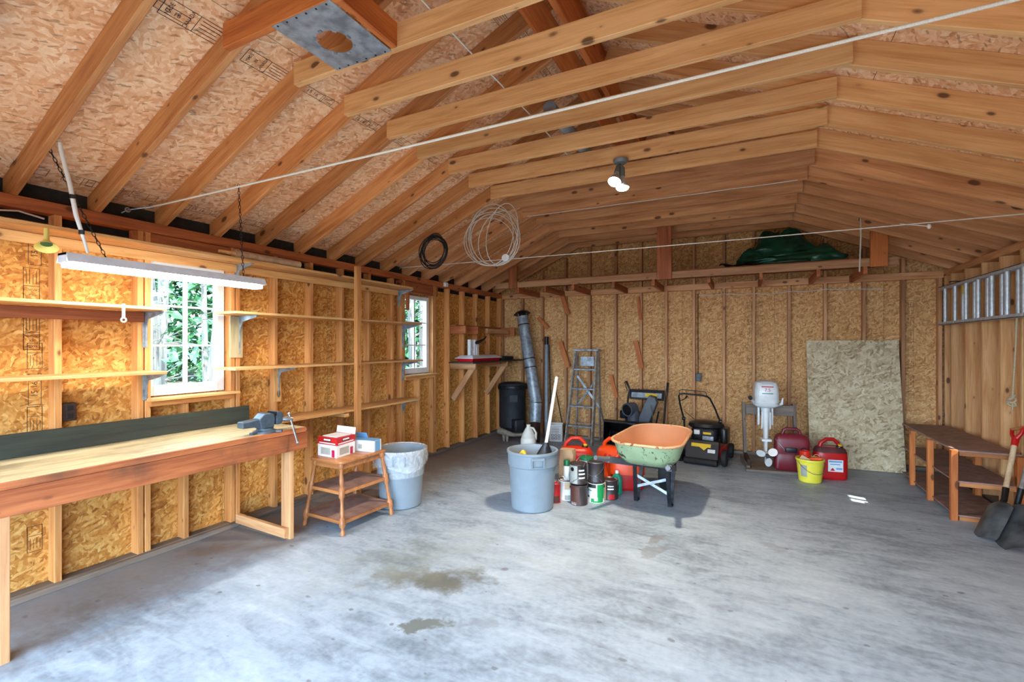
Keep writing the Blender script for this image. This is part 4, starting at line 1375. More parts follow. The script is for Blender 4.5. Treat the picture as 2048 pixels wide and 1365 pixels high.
def stamp(parent, o, ux, uy, kind=0, s=1.0):
    """ink mark: o centre, ux reading direction"""
    o, ux, uy = V(o), V(ux).normalized(), V(uy).normalized()
    n = ux.cross(uy) * 0.0008
    m = MB()
    if kind == 0:
        line_box(m, o, ux, uy, -0.16 * s, -0.055 * s, 0.16 * s, 0.055 * s)
        line_box(m, o, ux, uy, -0.16 * s, -0.055 * s, 0.0, 0.055 * s)
        for i, tx in enumerate(('MADE', 'IN', 'CANADA')):
            lettering(tx, 0.030 * s, 'ink', o + ux * ((-0.125 + 0.045 * i) * s) + n, uy, -ux, parent, name='printed_text', sx=0.9)
        for i in range(4):
            w = (0.11, 0.13, 0.09, 0.12)[i] * s
            line_box(m, o, ux, uy, 0.015 * s, (0.032 - 0.022 * i) * s, 0.015 * s + w, (0.036 - 0.022 * i) * s, 0.002)
    elif kind == 1:
        line_box(m, o, ux, uy, -0.11 * s, -0.035 * s, 0.11 * s, 0.035 * s)
        lettering('15 16', 0.048 * s, 'ink', o + n, ux, uy, parent, name='printed_text')
    else:
        line_box(m, o, ux, uy, -0.09 * s, -0.04 * s, 0.09 * s, 0.04 * s)
        for i in range(4):
            line_box(m, o, ux, uy, -0.07 * s, (0.022 - 0.017 * i) * s, (0.005 - 0.012 * (i % 2)) * s, (0.0245 - 0.017 * i) * s, 0.0012)
        line_box(m, o, ux, uy, 0.02 * s, -0.04 * s, 0.09 * s, 0.04 * s)
    m.build('printed_mark', 'ink', parent)


# left wall: marks run up the panel edges
for z, k in ((0.33, 2), (0.86, 1), (1.08, 2), (1.27, 1), (1.48, 2), (1.63, 0), (1.92, 0), (2.15, 1)):
    stamp(left_panels[1], (OL, 1.29 if k != 0 else 1.275, z), (0, 0, 1), (0, -1, 0), k, 0.9 if k else 0.7)
for yy in (3.62, 5.50):
    for i in range(11):
        stamp(wall_left, (OL, yy, 0.4 + 0.175 * i), (0, 0, 1), (0, -1, 0), (2, 1, 2)[i % 3], 0.75)
for xx, z0_, n_ in ((-2.36, 0.3, 4), (-1.15, 1.0, 7), (0.03, 0.95, 7), (0.16, 0.95, 7), (1.83, 0.9, 7)):
    for i in range(n_):
        stamp(wall_back, (xx, OB, z0_ + 0.19 * i), (0, 0, -1), (1, 0, 0), (2, 1, 2)[i % 3], 0.72)
stamp(wall_back, (-0.55, OB, 2.9), (0, 0, -1), (1, 0, 0), 0, 0.8)
stamp(wall_back, (-2.6, OB, 2.6), (0, 0, -1), (1, 0, 0), 2, 1.0)


# roof: pixel position -> point on the underside of the left sheathing
def on_roof_left(px, py):
    q = ray(px, py)
    zoff = RD / cl
    # z = PT + SLL*(x-XL) + zoff
    t = (PT - SLL * XL + zoff - HC) / (q.z - SLL * q.x)
    return q * t + V((0, 0, HC))


for px, py, k, s_ in ((345, 25, 1, 0.7), (393, 48, 0, 1.0), (535, 135, 0, 0.9), (625, 185, 1, 0.8), (660, 205, 2, 0.8), (720, 240, 1, 0.8), (748, 252, 2, 0.8), (805, 285, 2, 0.9), (865, 318, 2, 0.8), (915, 352, 2, 0.8), (1005, 42, 2, 0.9), (1050, 75, 1, 0.8), (1090, 145, 1, 0.8)):
    w = on_roof_left(px, py)
    stamp(ceiling, w - V((-dl.z, 0, dl.x)) * 0.001, (0, 1, 0), dl, k, s_)
for i in range(16):
    yy = 1.0 + 0.2 * i + (i % 3) * 0.03
    s_ = 0.62
    stamp(ceiling, p0 + dl * s_ + V((0, yy, -0.001)), (0, 1, 0), dl, 2 if i % 3 else 1, 0.9)
# ================================================================== THINGS ON THE FLOOR
def away(p, r):
    """move a floor point r metres away from the camera"""
    p = V(p)
    d = V((p.x, p.y, 0)).normalized()
    return V((p.x, p.y, 0)) + d * r


# ---- side table with turned legs
tb = thing('side_table', 'small three-tier wooden side table with turned legs beside the liner-covered bin', 'table', (-3.18, 3.07, 0))
TT = 0.58
tops = {'a': (-3.345, 2.87), 'b': (-3.035, 2.86), 'c': (-3.015, 3.32), 'd': (-3.335, 3.33)}
feet = {'a': (-3.40, 2.80), 'b': (-2.925, 2.775), 'c': (-2.90, 3.33), 'd': (-3.41, 3.40)}
MB().rbox((-3.187, 3.10, TT - 0.012), (0.385, 0.55, 0.024), 0.03).build('top', 'stain_wood_flat', tb, smooth=40)
MB().box(-3.35, -3.025, 2.865, 3.325, TT - 0.075, TT - 0.024).build('apron', 'stain_wood_flat', tb)
prof = [(0.017, 0.0), (0.02, 0.03), (0.013, 0.05), (0.026, 0.075), (0.026, 0.125), (0.014, 0.14), (0.018, 0.17), (0.013, 0.24), (0.016, 0.28), (0.024, 0.295), (0.024, 0.36), (0.014, 0.372), (0.019, 0.42), (0.013, 0.49), (0.018, 0.50), (0.012, 0.51), (0.022, 0.52), (0.022, 0.556)]
for k in 'abcd':
    f, t = V((*feet[k], 0)), V((*tops[k], TT - 0.024))
    L_ = (t - f).length
    MB().lathe([(r, h * L_ / 0.556) for r, h in prof], f, t - f, 14).build('leg', 'stain_wood', tb, smooth=50)
for z, f in ((0.325, 0.58), (0.10, 0.18)):
    cs = []
    for k in 'abcd':
        cs.append(V((*feet[k], 0)).lerp(V((*tops[k], 0)), z / TT))
    m = MB()
    ctr = sum(cs, V()) / 4
    cs = [ctr + (c - ctr) * 1.02 for c in cs]
    m.rings([[V((c.x, c.y, zz)) for c in cs] for zz in (z - 0.01, z + 0.012)])
    m.build('shelf', 'brown_board' if z > 0 else 'stain_wood_flat', tb)
    m = MB()
    for i in range(4):
        a, b_ = cs[i], cs[(i + 1) % 4]
        m.bar(V((a.x, a.y, z + 0.001)), V((b_.x, b_.y, z + 0.001)), 0.014, 0.026)
    m.build('shelf_edge', 'stain_wood_flat', tb)
# ---- cartons on the table
bxr = thing('glove_box', 'red and white carton with an open flap on the side table', 'box', (-3.25, 3.02, TT))
c0, c1, c3 = V((-3.125, 2.90, TT)), V((-3.365, 2.91, TT)), V((-3.155, 3.135, TT))
c2 = c1 + c3 - c0
Hb = 0.165


def quad_box(m, cs, z0, z1):
    return m.rings([[V((c.x, c.y, z)) for c in cs] for z in (z0, z1)])


quad_box(MB(), [c0, c1, c2, c3], TT + 0.001, TT + 0.105).build('carton', 'label_white', bxr)
quad_box(MB(), [c0, c1, c2, c3], TT + 0.105, TT + Hb).build('red_band', 'label_red', bxr)
ux, uy = (c1 - c0).normalized(), (c3 - c0).normalized()
# flaps
MB()._add([c3 + V((0, 0, Hb)), c2 + V((0, 0, Hb)), c2 + V((-0.02, 0.03, Hb + 0.055)), c3 + V((-0.02, 0.03, Hb + 0.055)), c3 + V((0, 0.003, Hb)), c2 + V((0, 0.003, Hb)), c2 + V((-0.02, 0.033, Hb + 0.055)), c3 + V((-0.02, 0.033, Hb + 0.055))], [(0, 1, 2, 3), (7, 6, 5, 4), (0, 4, 5, 1), (1, 5, 6, 2), (2, 6, 7, 3), (3, 7, 4, 0)]).build('flap', 'label_white', bxr)
MB().boxc((c0 + c2) / 2 + V((0, 0, Hb + 0.004)), (0.17, 0.16, 0.006)).build('flap', 'label_white', bxr)
for (o, d, n) in ((c0 + ux * 0.12, -ux, -uy), (c0 + uy * 0.115, uy, -ux)):
    n = n - n.project(V((0, 0, 1)))
    pz = o + V((0, 0, 0.145)) + n * 0.0015
    MB().boxc(pz, (0.095, 0.001, 0.026), Matrix((d, V((0, 0, 1)).cross(d), V((0, 0, 1)))).transposed()).build('label', 'pencil_black', bxr)
    rd = Matrix((d, V((0, 0, 1)).cross(d), V((0, 0, 1)))).transposed()
    MB().boxc(pz + n * 0.001 + V((0, 0, 0.003)), (0.082, 0.001, 0.014), rd).build('name_strip', 'label_white', bxr)
    MB().boxc(o + V((0, 0, 0.119)) + n * 0.0015, (0.20, 0.001, 0.009), rd).build('print_line', 'label_white', bxr)
    MB().boxc(o + V((0, 0, 0.05)) + n * 0.001 - d * 0.02, (0.12, 0.001, 0.06), Matrix((d, V((0, 0, 1)).cross(d), V((0, 0, 1)))).transposed()).build('picture', 'label_grey', bxr)
    MB().boxc(o + V((0, 0, 0.035)) + n * 0.0015 + d * 0.075, (0.036, 0.001, 0.062), Matrix((d, V((0, 0, 1)).cross(d), V((0, 0, 1)))).transposed()).build('badge', 'pigment_magenta', bxr)
bxb = thing('tissue_box', 'small pale blue and white carton behind the red one on the side table', 'box', (-3.12, 3.25, TT))
rb = Matrix.Rotation(0.15, 3, 'Z')
MB().boxc((-3.14, 3.255, TT + 0.051), (0.25, 0.115, 0.10), rb).build('carton', 'label_white', bxb)
MB().boxc((-3.14, 3.255, TT + 0.102), (0.252, 0.117, 0.004), rb).build('top', 'label_blue', bxb)
MB().boxc(V((-3.14, 3.255, TT + 0.05)) + rb @ V((0.126, 0.0, 0)), (0.001, 0.075, 0.095), rb).build('panel', 'label_blue', bxb)
MB().boxc(V((-3.14, 3.255, TT + 0.045)) + rb @ V((-0.02, -0.0585, 0)), (0.04, 0.001, 0.04), rb).build('mark', 'label_grey', bxb)
MB().boxc(V((-3.14, 3.255, TT + 0.10)) + rb @ V((-0.08, 0.05, 0.025)), (0.12, 0.003, 0.06), rb @ Matrix.Rotation(0.5, 3, 'X')).build('flap', 'label_blue', bxb)


# ---- round grey bins
def bin_(label, c, rb_, rt_, h, ribs=True):
    o = thing('waste_bin', label, 'bin', c)
    c = V(c)
    pr = [(rb_ - 0.012, 0.0), (rb_, 0.012)]
    z = lambda t: (rb_ + (rt_ - 0.018 - rb_) * t, h * t)
    pr += [z(0.1), z(0.74)]
    r74 = z(0.74)[0]
    pr += [(r74 + 0.012, h * 0.755), (z(0.97)[0] + 0.010, h * 0.955), (rt_, h * 0.965), (rt_, h), (rt_ - 0.02, h), (rt_ - 0.026, h * 0.97), (z(0.7)[0] - 0.008, h * 0.7), (rb_ - 0.01, 0.012)]
    MB().lathe(pr, c, seg=56, cap0=True, cap1=True).build('body', 'grey_plastic', o, smooth=30)
    # two moulded handles, one facing the room
    for a in (-0.95, -0.95 + PI):
        d = V((math.cos(a), math.sin(a), 0))
        t = V((-d.y, d.x, 0))
        rr = z(0.86)[0] + 0.012
        hm = MB()
        for s_ in (-1, 1):
            hm.boxc(c + d * (rr + 0.012) + t * (0.055 * s_) + V((0, 0, h * 0.86)), (0.03, 0.012, 0.085), frame(d))
        hm.boxc(c + d * (rr + 0.022) + V((0, 0, h * 0.92)), (0.014, 0.122, 0.02), frame(d))
        hm.boxc(c + d * (rr + 0.004) + V((0, 0, h * 0.785)), (0.016, 0.122, 0.014), frame(d))
        hm.build('handle', 'grey_plastic', o, bevel=0.003)
    return o


B1 = V((-1.84, 4.10, 0))
bin_('open grey plastic bin with a shovel standing in it', B1, 0.2, 0.245, 0.55)
B2 = V((-3.02, 3.60, 0))
b2 = bin_('grey plastic bin with a clear liner beside the side table', B2, 0.2, 0.24, 0.54)
rl = random.Random(4)
ringsl = []
for (r, z, j) in ((0.222, 0.30, 0.006), (0.226, 0.50, 0.004), (0.247, 0.552, 0.004), (0.252, 0.55, 0.005), (0.256, 0.48, 0.012), (0.252, 0.42, 0.014), (0.25, 0.385, 0.018)):
    ringsl.append([B2 + V(((r + rl.uniform(0, j)) * math.cos(2 * PI * k / 48), (r + rl.uniform(0, j)) * math.sin(2 * PI * k / 48), z + (0.03 * math.sin(3 * 2 * PI * k / 48) if z < 0.4 and r > 0.24 else 0))) for k in range(48)])
MB().rings(ringsl, True, False, False).build('liner', 'liner_film', b2, smooth=80)
# shovel in the bin
sv = thing('shovel', 'shovel with a white handle and dark blade standing blade-down in the grey bin', 'shovel', B1)
top = ony(1113, 757, 4.42)
bot = V((-1.80, 4.14, 0.10))
mid = bot.lerp(top, 0.42)
MB().tube([bot.lerp(top, 0.34), top], [0.017, 0.0165], 12).build('handle', 'milk_jug', sv, smooth=50)
MB().ball(top, 0.018, 10, 6).build('cap', 'milk_jug', sv, smooth=50)
sd = (top - bot).normalized()
sx_ = V((1, 0.35, 0)).normalized()
sn = sd.cross(sx_).normalized()
bl = MB()
prof_b = [(-0.11, 0.0), (-0.075, -0.018), (0.0, -0.028), (0.075, -0.018), (0.11, 0.0)]
rg_ = []
for t, wsc in ((-0.02, 0.75), (0.04, 1.0), (0.26, 1.0), (0.36, 0.62), (0.44, 0.2)):
    rg_.append([bot.lerp(top, t) + sx_ * (p[0] * wsc) + sn * p[1] for p in prof_b] + [bot.lerp(top, t) + sx_ * (p[0] * wsc) + sn * (p[1] + 0.004) for p in reversed(prof_b)])
bl.rings(rg_)
bl.build('blade', 'black_plastic', sv, smooth=40)
yt = thing('scoop', 'yellow plastic scoop lying inside the open grey bin', 'scoop', B1 + V((-0.1, -0.02, 0.44)))
MB().tube([B1 + V((-0.19, 0.02, 0.40)), B1 + V((-0.12, -0.02, 0.47)), B1 + V((-0.07, -0.05, 0.515)), B1 + V((-0.05, -0.06, 0.50))], [0.02, 0.03, 0.032, 0.012], 10).build('cup', 'yellow_cap', yt, smooth=60)
MB().tube([B1 + V((-0.07, -0.05, 0.10)), B1 + V((-0.12, -0.02, 0.46))], 0.012, 8).build('grip', 'yellow_cap', yt, smooth=60)


# ---- paint cans
def paint_can(label, c, z, body_mat, panels=(), r=0.083, h=0.19, bail=None, lid='dark_steel', group=None, open_=False):
    o = thing('paint_can', label, 'paint can', (c[0], c[1], z), 0, group)
    c = V((c[0], c[1], z))
    MB().lathe([(r, 0.001), (r + 0.003, 0.004), (r, 0.009), (r, h - 0.009), (r + 0.003, h - 0.004), (r, h)], c, seg=32).build('body', body_mat, o, smooth=35)
    if open_:
        MB().lathe([(r - 0.002, 0), (r - 0.002, 0.004), (r - 0.012, 0.004), (r - 0.012, -0.012), (0.001, -0.012)], c + V((0, 0, h)), seg=32, cap0=False).build('rim', 'steel', o, smooth=35)
    else:
        MB().lathe([(r - 0.002, 0), (r - 0.002, 0.004), (r - 0.010, 0.004), (r - 0.014, -0.001), (0.001, 0.0)], c + V((0, 0, h)), seg=32, cap0=False).build('lid', lid, o, smooth=35)
    for (a0, a1, z0, z1, mt) in panels:
        n = max(3, int((a1 - a0) / 0.18))
        MB().rings([[c + V(((r + 0.0012) * math.cos(a0 + (a1 - a0) * i / n), (r + 0.0012) * math.sin(a0 + (a1 - a0) * i / n), zz)) for i in range(n + 1)] for zz in (z0 * h, z1 * h)], closed=False).build('label', mt, o, smooth=60)
    if bail:
        a, drop = bail          # a: direction the bail leans to, drop: how low its top hangs
        d = V((math.cos(a), math.sin(a), 0))
        t = V((-d.y, d.x, 0))
        pts = [c + t * ((r + 0.004) * math.cos(PI * i / 12)) + V((0, 0, h - 0.03)) + (d * 0.6 + V((0, 0, drop))) .normalized() * (0.12 * math.sin(PI * i / 12)) + d * 0.02 * math.sin(PI * i / 12) for i in range(13)]
        MB().tube(pts, 0.0022, 6).build('bail', 'steel', o, smooth=60)
        for s_ in (-1, 1):
            MB().lathe([(0.014, 0), (0.011, 0.006), (0.003, 0.008)], c + t * (s_ * r) + V((0, 0, h - 0.03)), t * s_, 12).build('ear', 'black_plastic', o, smooth=40)
    return o


FA = -PI / 2 - 0.12                     # direction on a can that faces the room
def fc(px, py, r=0.083):
    return away(onz(px, py, 0), r)


k1, k2, k3, k4, k5 = fc(1158, 1013), fc(1192, 1008), fc(1214, 999), fc(1128, 1001), fc(1108, 1008, 0.055)
k2 = k1 + (k2 - k1).normalized() * max((k2 - k1).length, 0.172)
k3 = k2 + V((0.095, 0.150, 0))
k4 = k1 + V((-0.155, 0.085, 0))
paint_can('dark brown paint can with taupe label on the floor by the bin', k1, 0, 'label_dark', [(FA - 0.62, FA + 0.5, 0.05, 0.96, 'label_brown'), (FA - 0.6, FA + 0.1, 0.03, 0.16, 'label_white')], bail=(FA + 0.5, 0.9))
paint_can('white paint can with a green swoosh on the floor', k2, 0, 'label_white', [(FA - 0.2, FA + 1.3, 0.0, 0.24, 'label_green'), (FA + 0.55, FA + 1.5, 0.24, 0.98, 'label_green'), (FA - 1.2, FA + 0.4, 0.78, 1.0, 'pencil_black'), (FA + 0.2, FA + 0.62, 0.12, 0.3, 'label_white'), (FA - 0.75, FA - 0.1, 0.62, 0.66, 'green_paint'), (FA - 0.8, FA - 0.45, 0.26, 0.36, 'pencil_black')], bail=(FA, 1.2), lid='dark_steel')
paint_can('tan and black paint can beside the turquoise bottle', k3, 0, 'label_dark', [(FA - 1.0, FA - 0.05, 0.0, 1.0, 'label_tan'), (FA + 0.3, FA + 1.0, 0.05, 0.3, 'label_red'), (FA + 0.15, FA + 0.9, 0.55, 0.62, 'label_white'), (FA + 0.15, FA + 0.9, 0.70, 0.76, 'label_white')], lid='steel')
paint_can('white stain can under the spray can', k4, 0, 'label_white', [(FA + 0.2, FA + 1.2, 0.05, 0.3, 'label_grey'), (FA + 0.2, FA + 0.9, 0.6, 0.95, 'label_tan')], bail=(FA - 0.4, 0.7))
paint_can('narrow red quart can half hidden by the grey bin', k5 + V((0.012, 0.0, 0)), 0, 'label_red', [(FA - 1.2, FA + 1.4, 0.02, 0.38, 'label_brown')], r=0.052, h=0.19, lid='steel')
z2 = 0.198
paint_can('brown paint can with pale grey label stacked on the dark brown one', k1 + V((-0.012, 0.012, 0)), z2, 'label_dark', [(FA - 0.85, FA + 0.35, 0.04, 0.95, 'label_grey'), (FA + 0.5, FA + 1.3, 0.3, 0.38, 'label_white'), (FA + 0.5, FA + 1.3, 0.5, 0.58, 'label_white'), (FA + 0.5, FA + 1.2, 0.68, 0.76, 'label_white')], bail=(FA + 2.5, 1.2), lid='cast_brown')
paint_can('bare dark metal paint can stacked on the white and green one', k2 + V((-0.004, 0.01, 0)), z2, 'label_dark', [(FA - 1.1, FA - 0.7, 0.1, 0.9, 'label_white')], bail=(FA, -0.75), lid='steel', open_=True)
MB().lathe([(0.02, 0), (0.02, 0.002)], k1 + V((-0.012, 0.012, z2 + 0.145)) + V((math.cos(FA - 0.3), math.sin(FA - 0.3), 0)) * 0.0825, (math.cos(FA - 0.3), math.sin(FA - 0.3), 0), 16).build('ear_cap', 'black_plastic', bpy.data.objects['paint_can.005'])
# spray can
sc_ = thing('spray_can', 'white spray can with a green cap standing on the white stain can', 'spray can', k4 + V((0, 0, z2)))
q = k4 + V((0.005, -0.02, z2))
MB().lathe([(0.031, 0), (0.033, 0.004), (0.033, 0.13), (0.028, 0.142)], q, seg=22).build('body', 'label_white', sc_, smooth=35)
MB().lathe([(0.031, 0.14), (0.031, 0.19), (0.027, 0.197), (0.001, 0.198)], q, seg=22).build('cap', 'green_paint', sc_, smooth=35)
# green lid propped behind the upper cans
gj = thing('paint_tin', 'short tin with a green lid behind the stacked paint cans', 'tin', k1 + V((0.0, 0.235, 0)))
MB().lathe([(0.07, 0), (0.07, 0.40)], k1 + V((0.0, 0.235, 0)), seg=24).build('body', 'label_white', gj, smooth=35)
MB().lathe([(0.072, 0.38), (0.072, 0.405), (0.06, 0.412), (0.001, 0.412)], k1 + V((0.0, 0.235, 0)), seg=24).build('lid', 'green_paint', gj, smooth=35)
# brown paper bag
pb = thing('paper_bag', 'crumpled brown paper bag between the grey bin and the cans', 'bag', k4 + V((-0.06, 0.16, 0)))
pc = k4 + V((-0.055, 0.17, 0))
rp_ = random.Random(9)
MB().rings([[pc + V(((0.085 * sxx + rp_.uniform(-0.012, 0.012)) * (1 - 0.15 * zz), (0.055 * syy + rp_.uniform(-0.012, 0.012)), 0.46 * zz)) for (sxx, syy) in ((-1, -1), (-0.3, -1.1), (0.4, -0.95), (1, -1), (1, 0), (1, 1), (0, 1), (-1, 1), (-1.05, 0))] for zz in (0, 0.2, 0.45, 0.7, 0.9, 1.0)]).build('sack', 'kraft_paper', pb, smooth=25)

# turquoise oil bottle
ob = away(onz(1234, 990, 0), 0.045)
bt = thing('oil_bottle', 'turquoise oil bottle with a white cap by the red fuel can', 'bottle', ob, -0.2)
L = dict(parent=bt, world=False)
MB().rings([[V((x * w, y * d, z)) for x, y in [(math.copysign(abs(math.cos(t)) ** 0.6, math.cos(t)), math.copysign(abs(math.sin(t)) ** 0.6, math.sin(t))) for t in [2 * PI * k / 24 for k in range(24)]]] for (w, d, z) in ((0.05, 0.033, 0), (0.053, 0.036, 0.008), (0.053, 0.036, 0.15), (0.046, 0.032, 0.18), (0.02, 0.018, 0.205), (0.016, 0.016, 0.212))]).build('body', 'green_plastic', smooth=40, **L)
MB().lathe([(0.018, 0), (0.018, 0.026), (0.015, 0.028)], (0, 0, 0.21), seg=16).build('cap', 'label_white', smooth=40, **L)
MB().box(-0.036, 0.036, -0.0375, -0.035, 0.03, 0.11).build('label', 'green_paint', **L)
MB().box(-0.03, 0.03, -0.0385, -0.036, 0.10, 0.14).build('label', 'label_white', **L)
# orange tube lying against it
tag(MB().tube([ob + V((-0.085, -0.015, 0.0)), ob + V((-0.075, 0.0, 0.16))], 0.012, 8).build('caulk_tube', 'red_orange_plastic', smooth=50), 'thin orange tube leaning between the tan can and the turquoise bottle', 'tube')


# ---- fuel cans
def fuel_can(label, loc, rz, w, d, h, mat, lean=0.0, caps=1, name='fuel_can', spout='black_plastic', handle_mat=None, z=0.0):
    o = thing(name, label, 'fuel can', (loc[0], loc[1], z), rz)
    L = dict(parent=o, world=False)

    def se(t, p=0.5):
        return math.copysign(abs(math.cos(t)) ** p, math.cos(t)), math.copysign(abs(math.sin(t)) ** p, math.sin(t))
    n = 32
    rings = []
    for (kw, kd, hz) in ((0.90, 0.86, 0.0), (0.98, 0.97, 0.03), (1, 1, 0.08), (1, 1, 0.58), (0.97, 0.94, 0.68), (0.86, 0.80, 0.76), (0.70, 0.60, 0.80)):
        rings.append([V((se(2 * PI * k / n)[0] * w / 2 * kw, se(2 * PI * k / n)[1] * d / 2 * kd, h * hz)) for k in range(n)])
    MB().rings(rings).build('body', mat, smooth=40, **L)
    hm = MB()
    pts = [V((w * 0.30, 0, h * 0.74)), V((w * 0.24, 0, h * 0.90)), V((w * 0.10, 0, h * 0.985)), V((-w * 0.12, 0, h * 0.98)), V((-w * 0.28, 0, h * 0.88)), V((-w * 0.34, 0, h * 0.74))]
    rr = []
    for i, p in enumerate(pts):
        t = (pts[min(i + 1, 5)] - pts[max(i - 1, 0)]).normalized()
        nn = V((-t.z, 0, t.x))
        rr.append([p + nn * (0.022 * math.cos(a)) + V((0, 0.024, 0)) * math.sin(a) for a in [2 * PI * k / 12 for k in range(12)]])
    hm.rings(rr)
    hm.build('handle', handle_mat or mat, smooth=50, **L)
    cx_ = w * 0.26
    cp = MB().lathe([(0.036, 0), (0.036, 0.02), (0.03, 0.034), (0.02, 0.036)], (cx_ * 1.0, -d * 0.12, h * 0.77), (0.15, -0.25, 1), 18).build('cap', spout, smooth=40, **L)
    MB().lathe([(0.022, 0.030), (0.022, 0.046), (0.014, 0.05)], (cx_ * 1.0, -d * 0.12, h * 0.77), (0.15, -0.25, 1), 14).build('button', 'yellow_cap', cp, False, smooth=40)
    return o


def tilt_thing(o, ax, ang):
    o.matrix_basis = o.matrix_basis @ Matrix.Rotation(ang, 4, ax)


# the pile of red and orange cans behind the paint cans
fuel_can('glossy red-orange fuel can with a big loop handle behind the stacked paint cans', (-1.74, 5.08, 0), 0.35, 0.38, 0.24, 0.50, 'red_orange_plastic')
fuel_can('bright orange fuel can with a moulded star between red can and barrow handle', (-1.38, 5.33, 0), -0.25, 0.36, 0.24, 0.48, 'orange_plastic')
o = bpy.data.objects['fuel_can.001']
st = MB()
for a in (0, PI / 3, 2 * PI / 3):
    st.boxc((0, -0.122, 0.25), (0.14, 0.008, 0.03), Matrix.Rotation(a, 3, 'Y'))
st.build('star_emblem', 'red_orange_plastic', o, False)
rc_ = away(onz(1240, 984, 0), 0.13)
fuel_can('orange-topped red fuel can standing beside the turquoise bottle', (-1.165, 5.08, 0), 0.3, 0.34, 0.2, 0.40, 'red_plastic', handle_mat='orange_plastic')
oc = MB()
orng = bpy.data.objects['fuel_can.002']
for k in range(1):
    MB().rings([[V((math.copysign(abs(math.cos(t)) ** 0.5, math.cos(t)) * w, math.copysign(abs(math.sin(t)) ** 0.5, math.sin(t)) * d, z)) for t in [2 * PI * j / 28 for j in range(28)]] for (w, d, z) in ((0.184, 0.114, 0.17), (0.184, 0.114, 0.24), (0.176, 0.106, 0.285))], True, False, False).build('shoulder', 'orange_plastic', orng, False, smooth=50)
ep = thing('orange_lump', 'rumpled bright orange plastic lump beside the red fuel can', 'bag', (-1.355, 4.83, 0))  # shapeless orange lump in place of another fuel can's top
heap((-1.37, 4.86, 0), 0.075, 0.08, 0.27, 21).build('bulk', 'orange_plastic', ep, smooth=60)

# ---- wheelbarrow
wbz = thing('wheelbarrow', 'old wheelbarrow with a dented pale green and copper tray', 'wheelbarrow', (-0.82, 4.75, 0), -0.10)
L = dict(parent=wbz, world=False)      # local +Y runs from the grips to the wheel


def tray_ring(wn, wf, y0, y1, z0, z1, rn=0.13, rf=0.16, inset=0.0):
    """rounded trapezoid outline: near half-width wn at y0, far half-width wf at y1"""
    pts = []
    for (sx, yy, hw, r, a0) in ((1, y0, wn, rn, -PI / 2), (1, y1, wf, rf, 0), (-1, y1, wf, rf, PI / 2), (-1, y0, wn, rn, PI)):
        cy_ = yy + (r if yy == y0 else -r)
        cx_ = sx * (hw - r)
        for i in range(7):
            a = a0 + PI / 2 * i / 6
            pts.append(V((cx_ + (r - inset) * math.cos(a), cy_ + (r - inset) * math.sin(a), z0 + (z1 - z0) * ((cy_ + r * math.sin(a)) - y0) / (y1 - y0))))
    return pts


zn, zf = 0.635, 0.69
R0 = tray_ring(0.33, 0.30, -0.44, 0.46, zn, zf, 0.2, 0.24)
R1 = tray_ring(0.315, 0.285, -0.425, 0.445, zn - 0.01, zf - 0.012, 0.19, 0.23)
R2 = tray_ring(0.285, 0.24, -0.385, 0.30, zn - 0.14, zn - 0.11, 0.17, 0.2)
R3 = tray_ring(0.225, 0.17, -0.32, 0.20, zn - 0.205, zn - 0.18, 0.13, 0.15)
ins = 0.006


def shrink(r, k, dz):
    c = sum(r, V()) / len(r)
    return [c + (p - c) * k + V((0, 0, dz)) for p in r]


MB().rings([R3, R2, R1], True, True, False).build('tray', 'barrow_green', smooth=50, **L)
MB().rings([shrink(R3, 0.985, 0.008), shrink(R2, 0.985, 0.006), shrink(R1, 0.985, 0.004), shrink(R0, 0.975, 0.004)], True, True, False).build('tray_lining', 'barrow_copper', smooth=50, **L)
MB().tube(R0, 0.013, 8, loop=True).build('rim', 'barrow_rim', smooth=60, **L)
M4 = wmat(wbz).inverted()
gl_ = M4 @ V((-1.25, 4.20, 0.51))
gr_ = M4 @ V((-0.60, 4.12, 0.51))
axl = V((0.0, 0.44, 0.19))
for g, s_ in ((gl_, -1), (gr_, 1)):
    e = V((0.075 * s_, 0.50, 0.235))
    a = g.lerp(e, 0.30)
    m = MB()
    m.bar(g.lerp(e, 0.16), e, 0.045, 0.06)
    hd = m.build('handle', 'dark_paint_worn', bevel=0.004, **L)
    MB().tube([g, g.lerp(e, 0.18)], [0.021, 0.024], 12).build('grip', 'dark_paint_worn', hd, False, smooth=40)
# wheel
wy = MB()
wy.lathe([(0.06, -0.045), (0.15, -0.05), (0.185, -0.035), (0.195, 0.0), (0.185, 0.035), (0.15, 0.05), (0.06, 0.045)], V((0, 0.47, 0.195)), (1, 0, 0), 32)
wh = wy.build('tyre', 'black_rubber', smooth=40, **L)
MB().lathe([(0.10, -0.052), (0.03, -0.056), (0.03, 0.056), (0.10, 0.052)], V((0, 0.47, 0.195)), (1, 0, 0), 20).build('rim', 'dark_steel', wh, False, smooth=40)
MB().tube([(-0.10, 0.47, 0.195), (0.10, 0.47, 0.195)], 0.01, 8).build('axle', 'steel', **L)
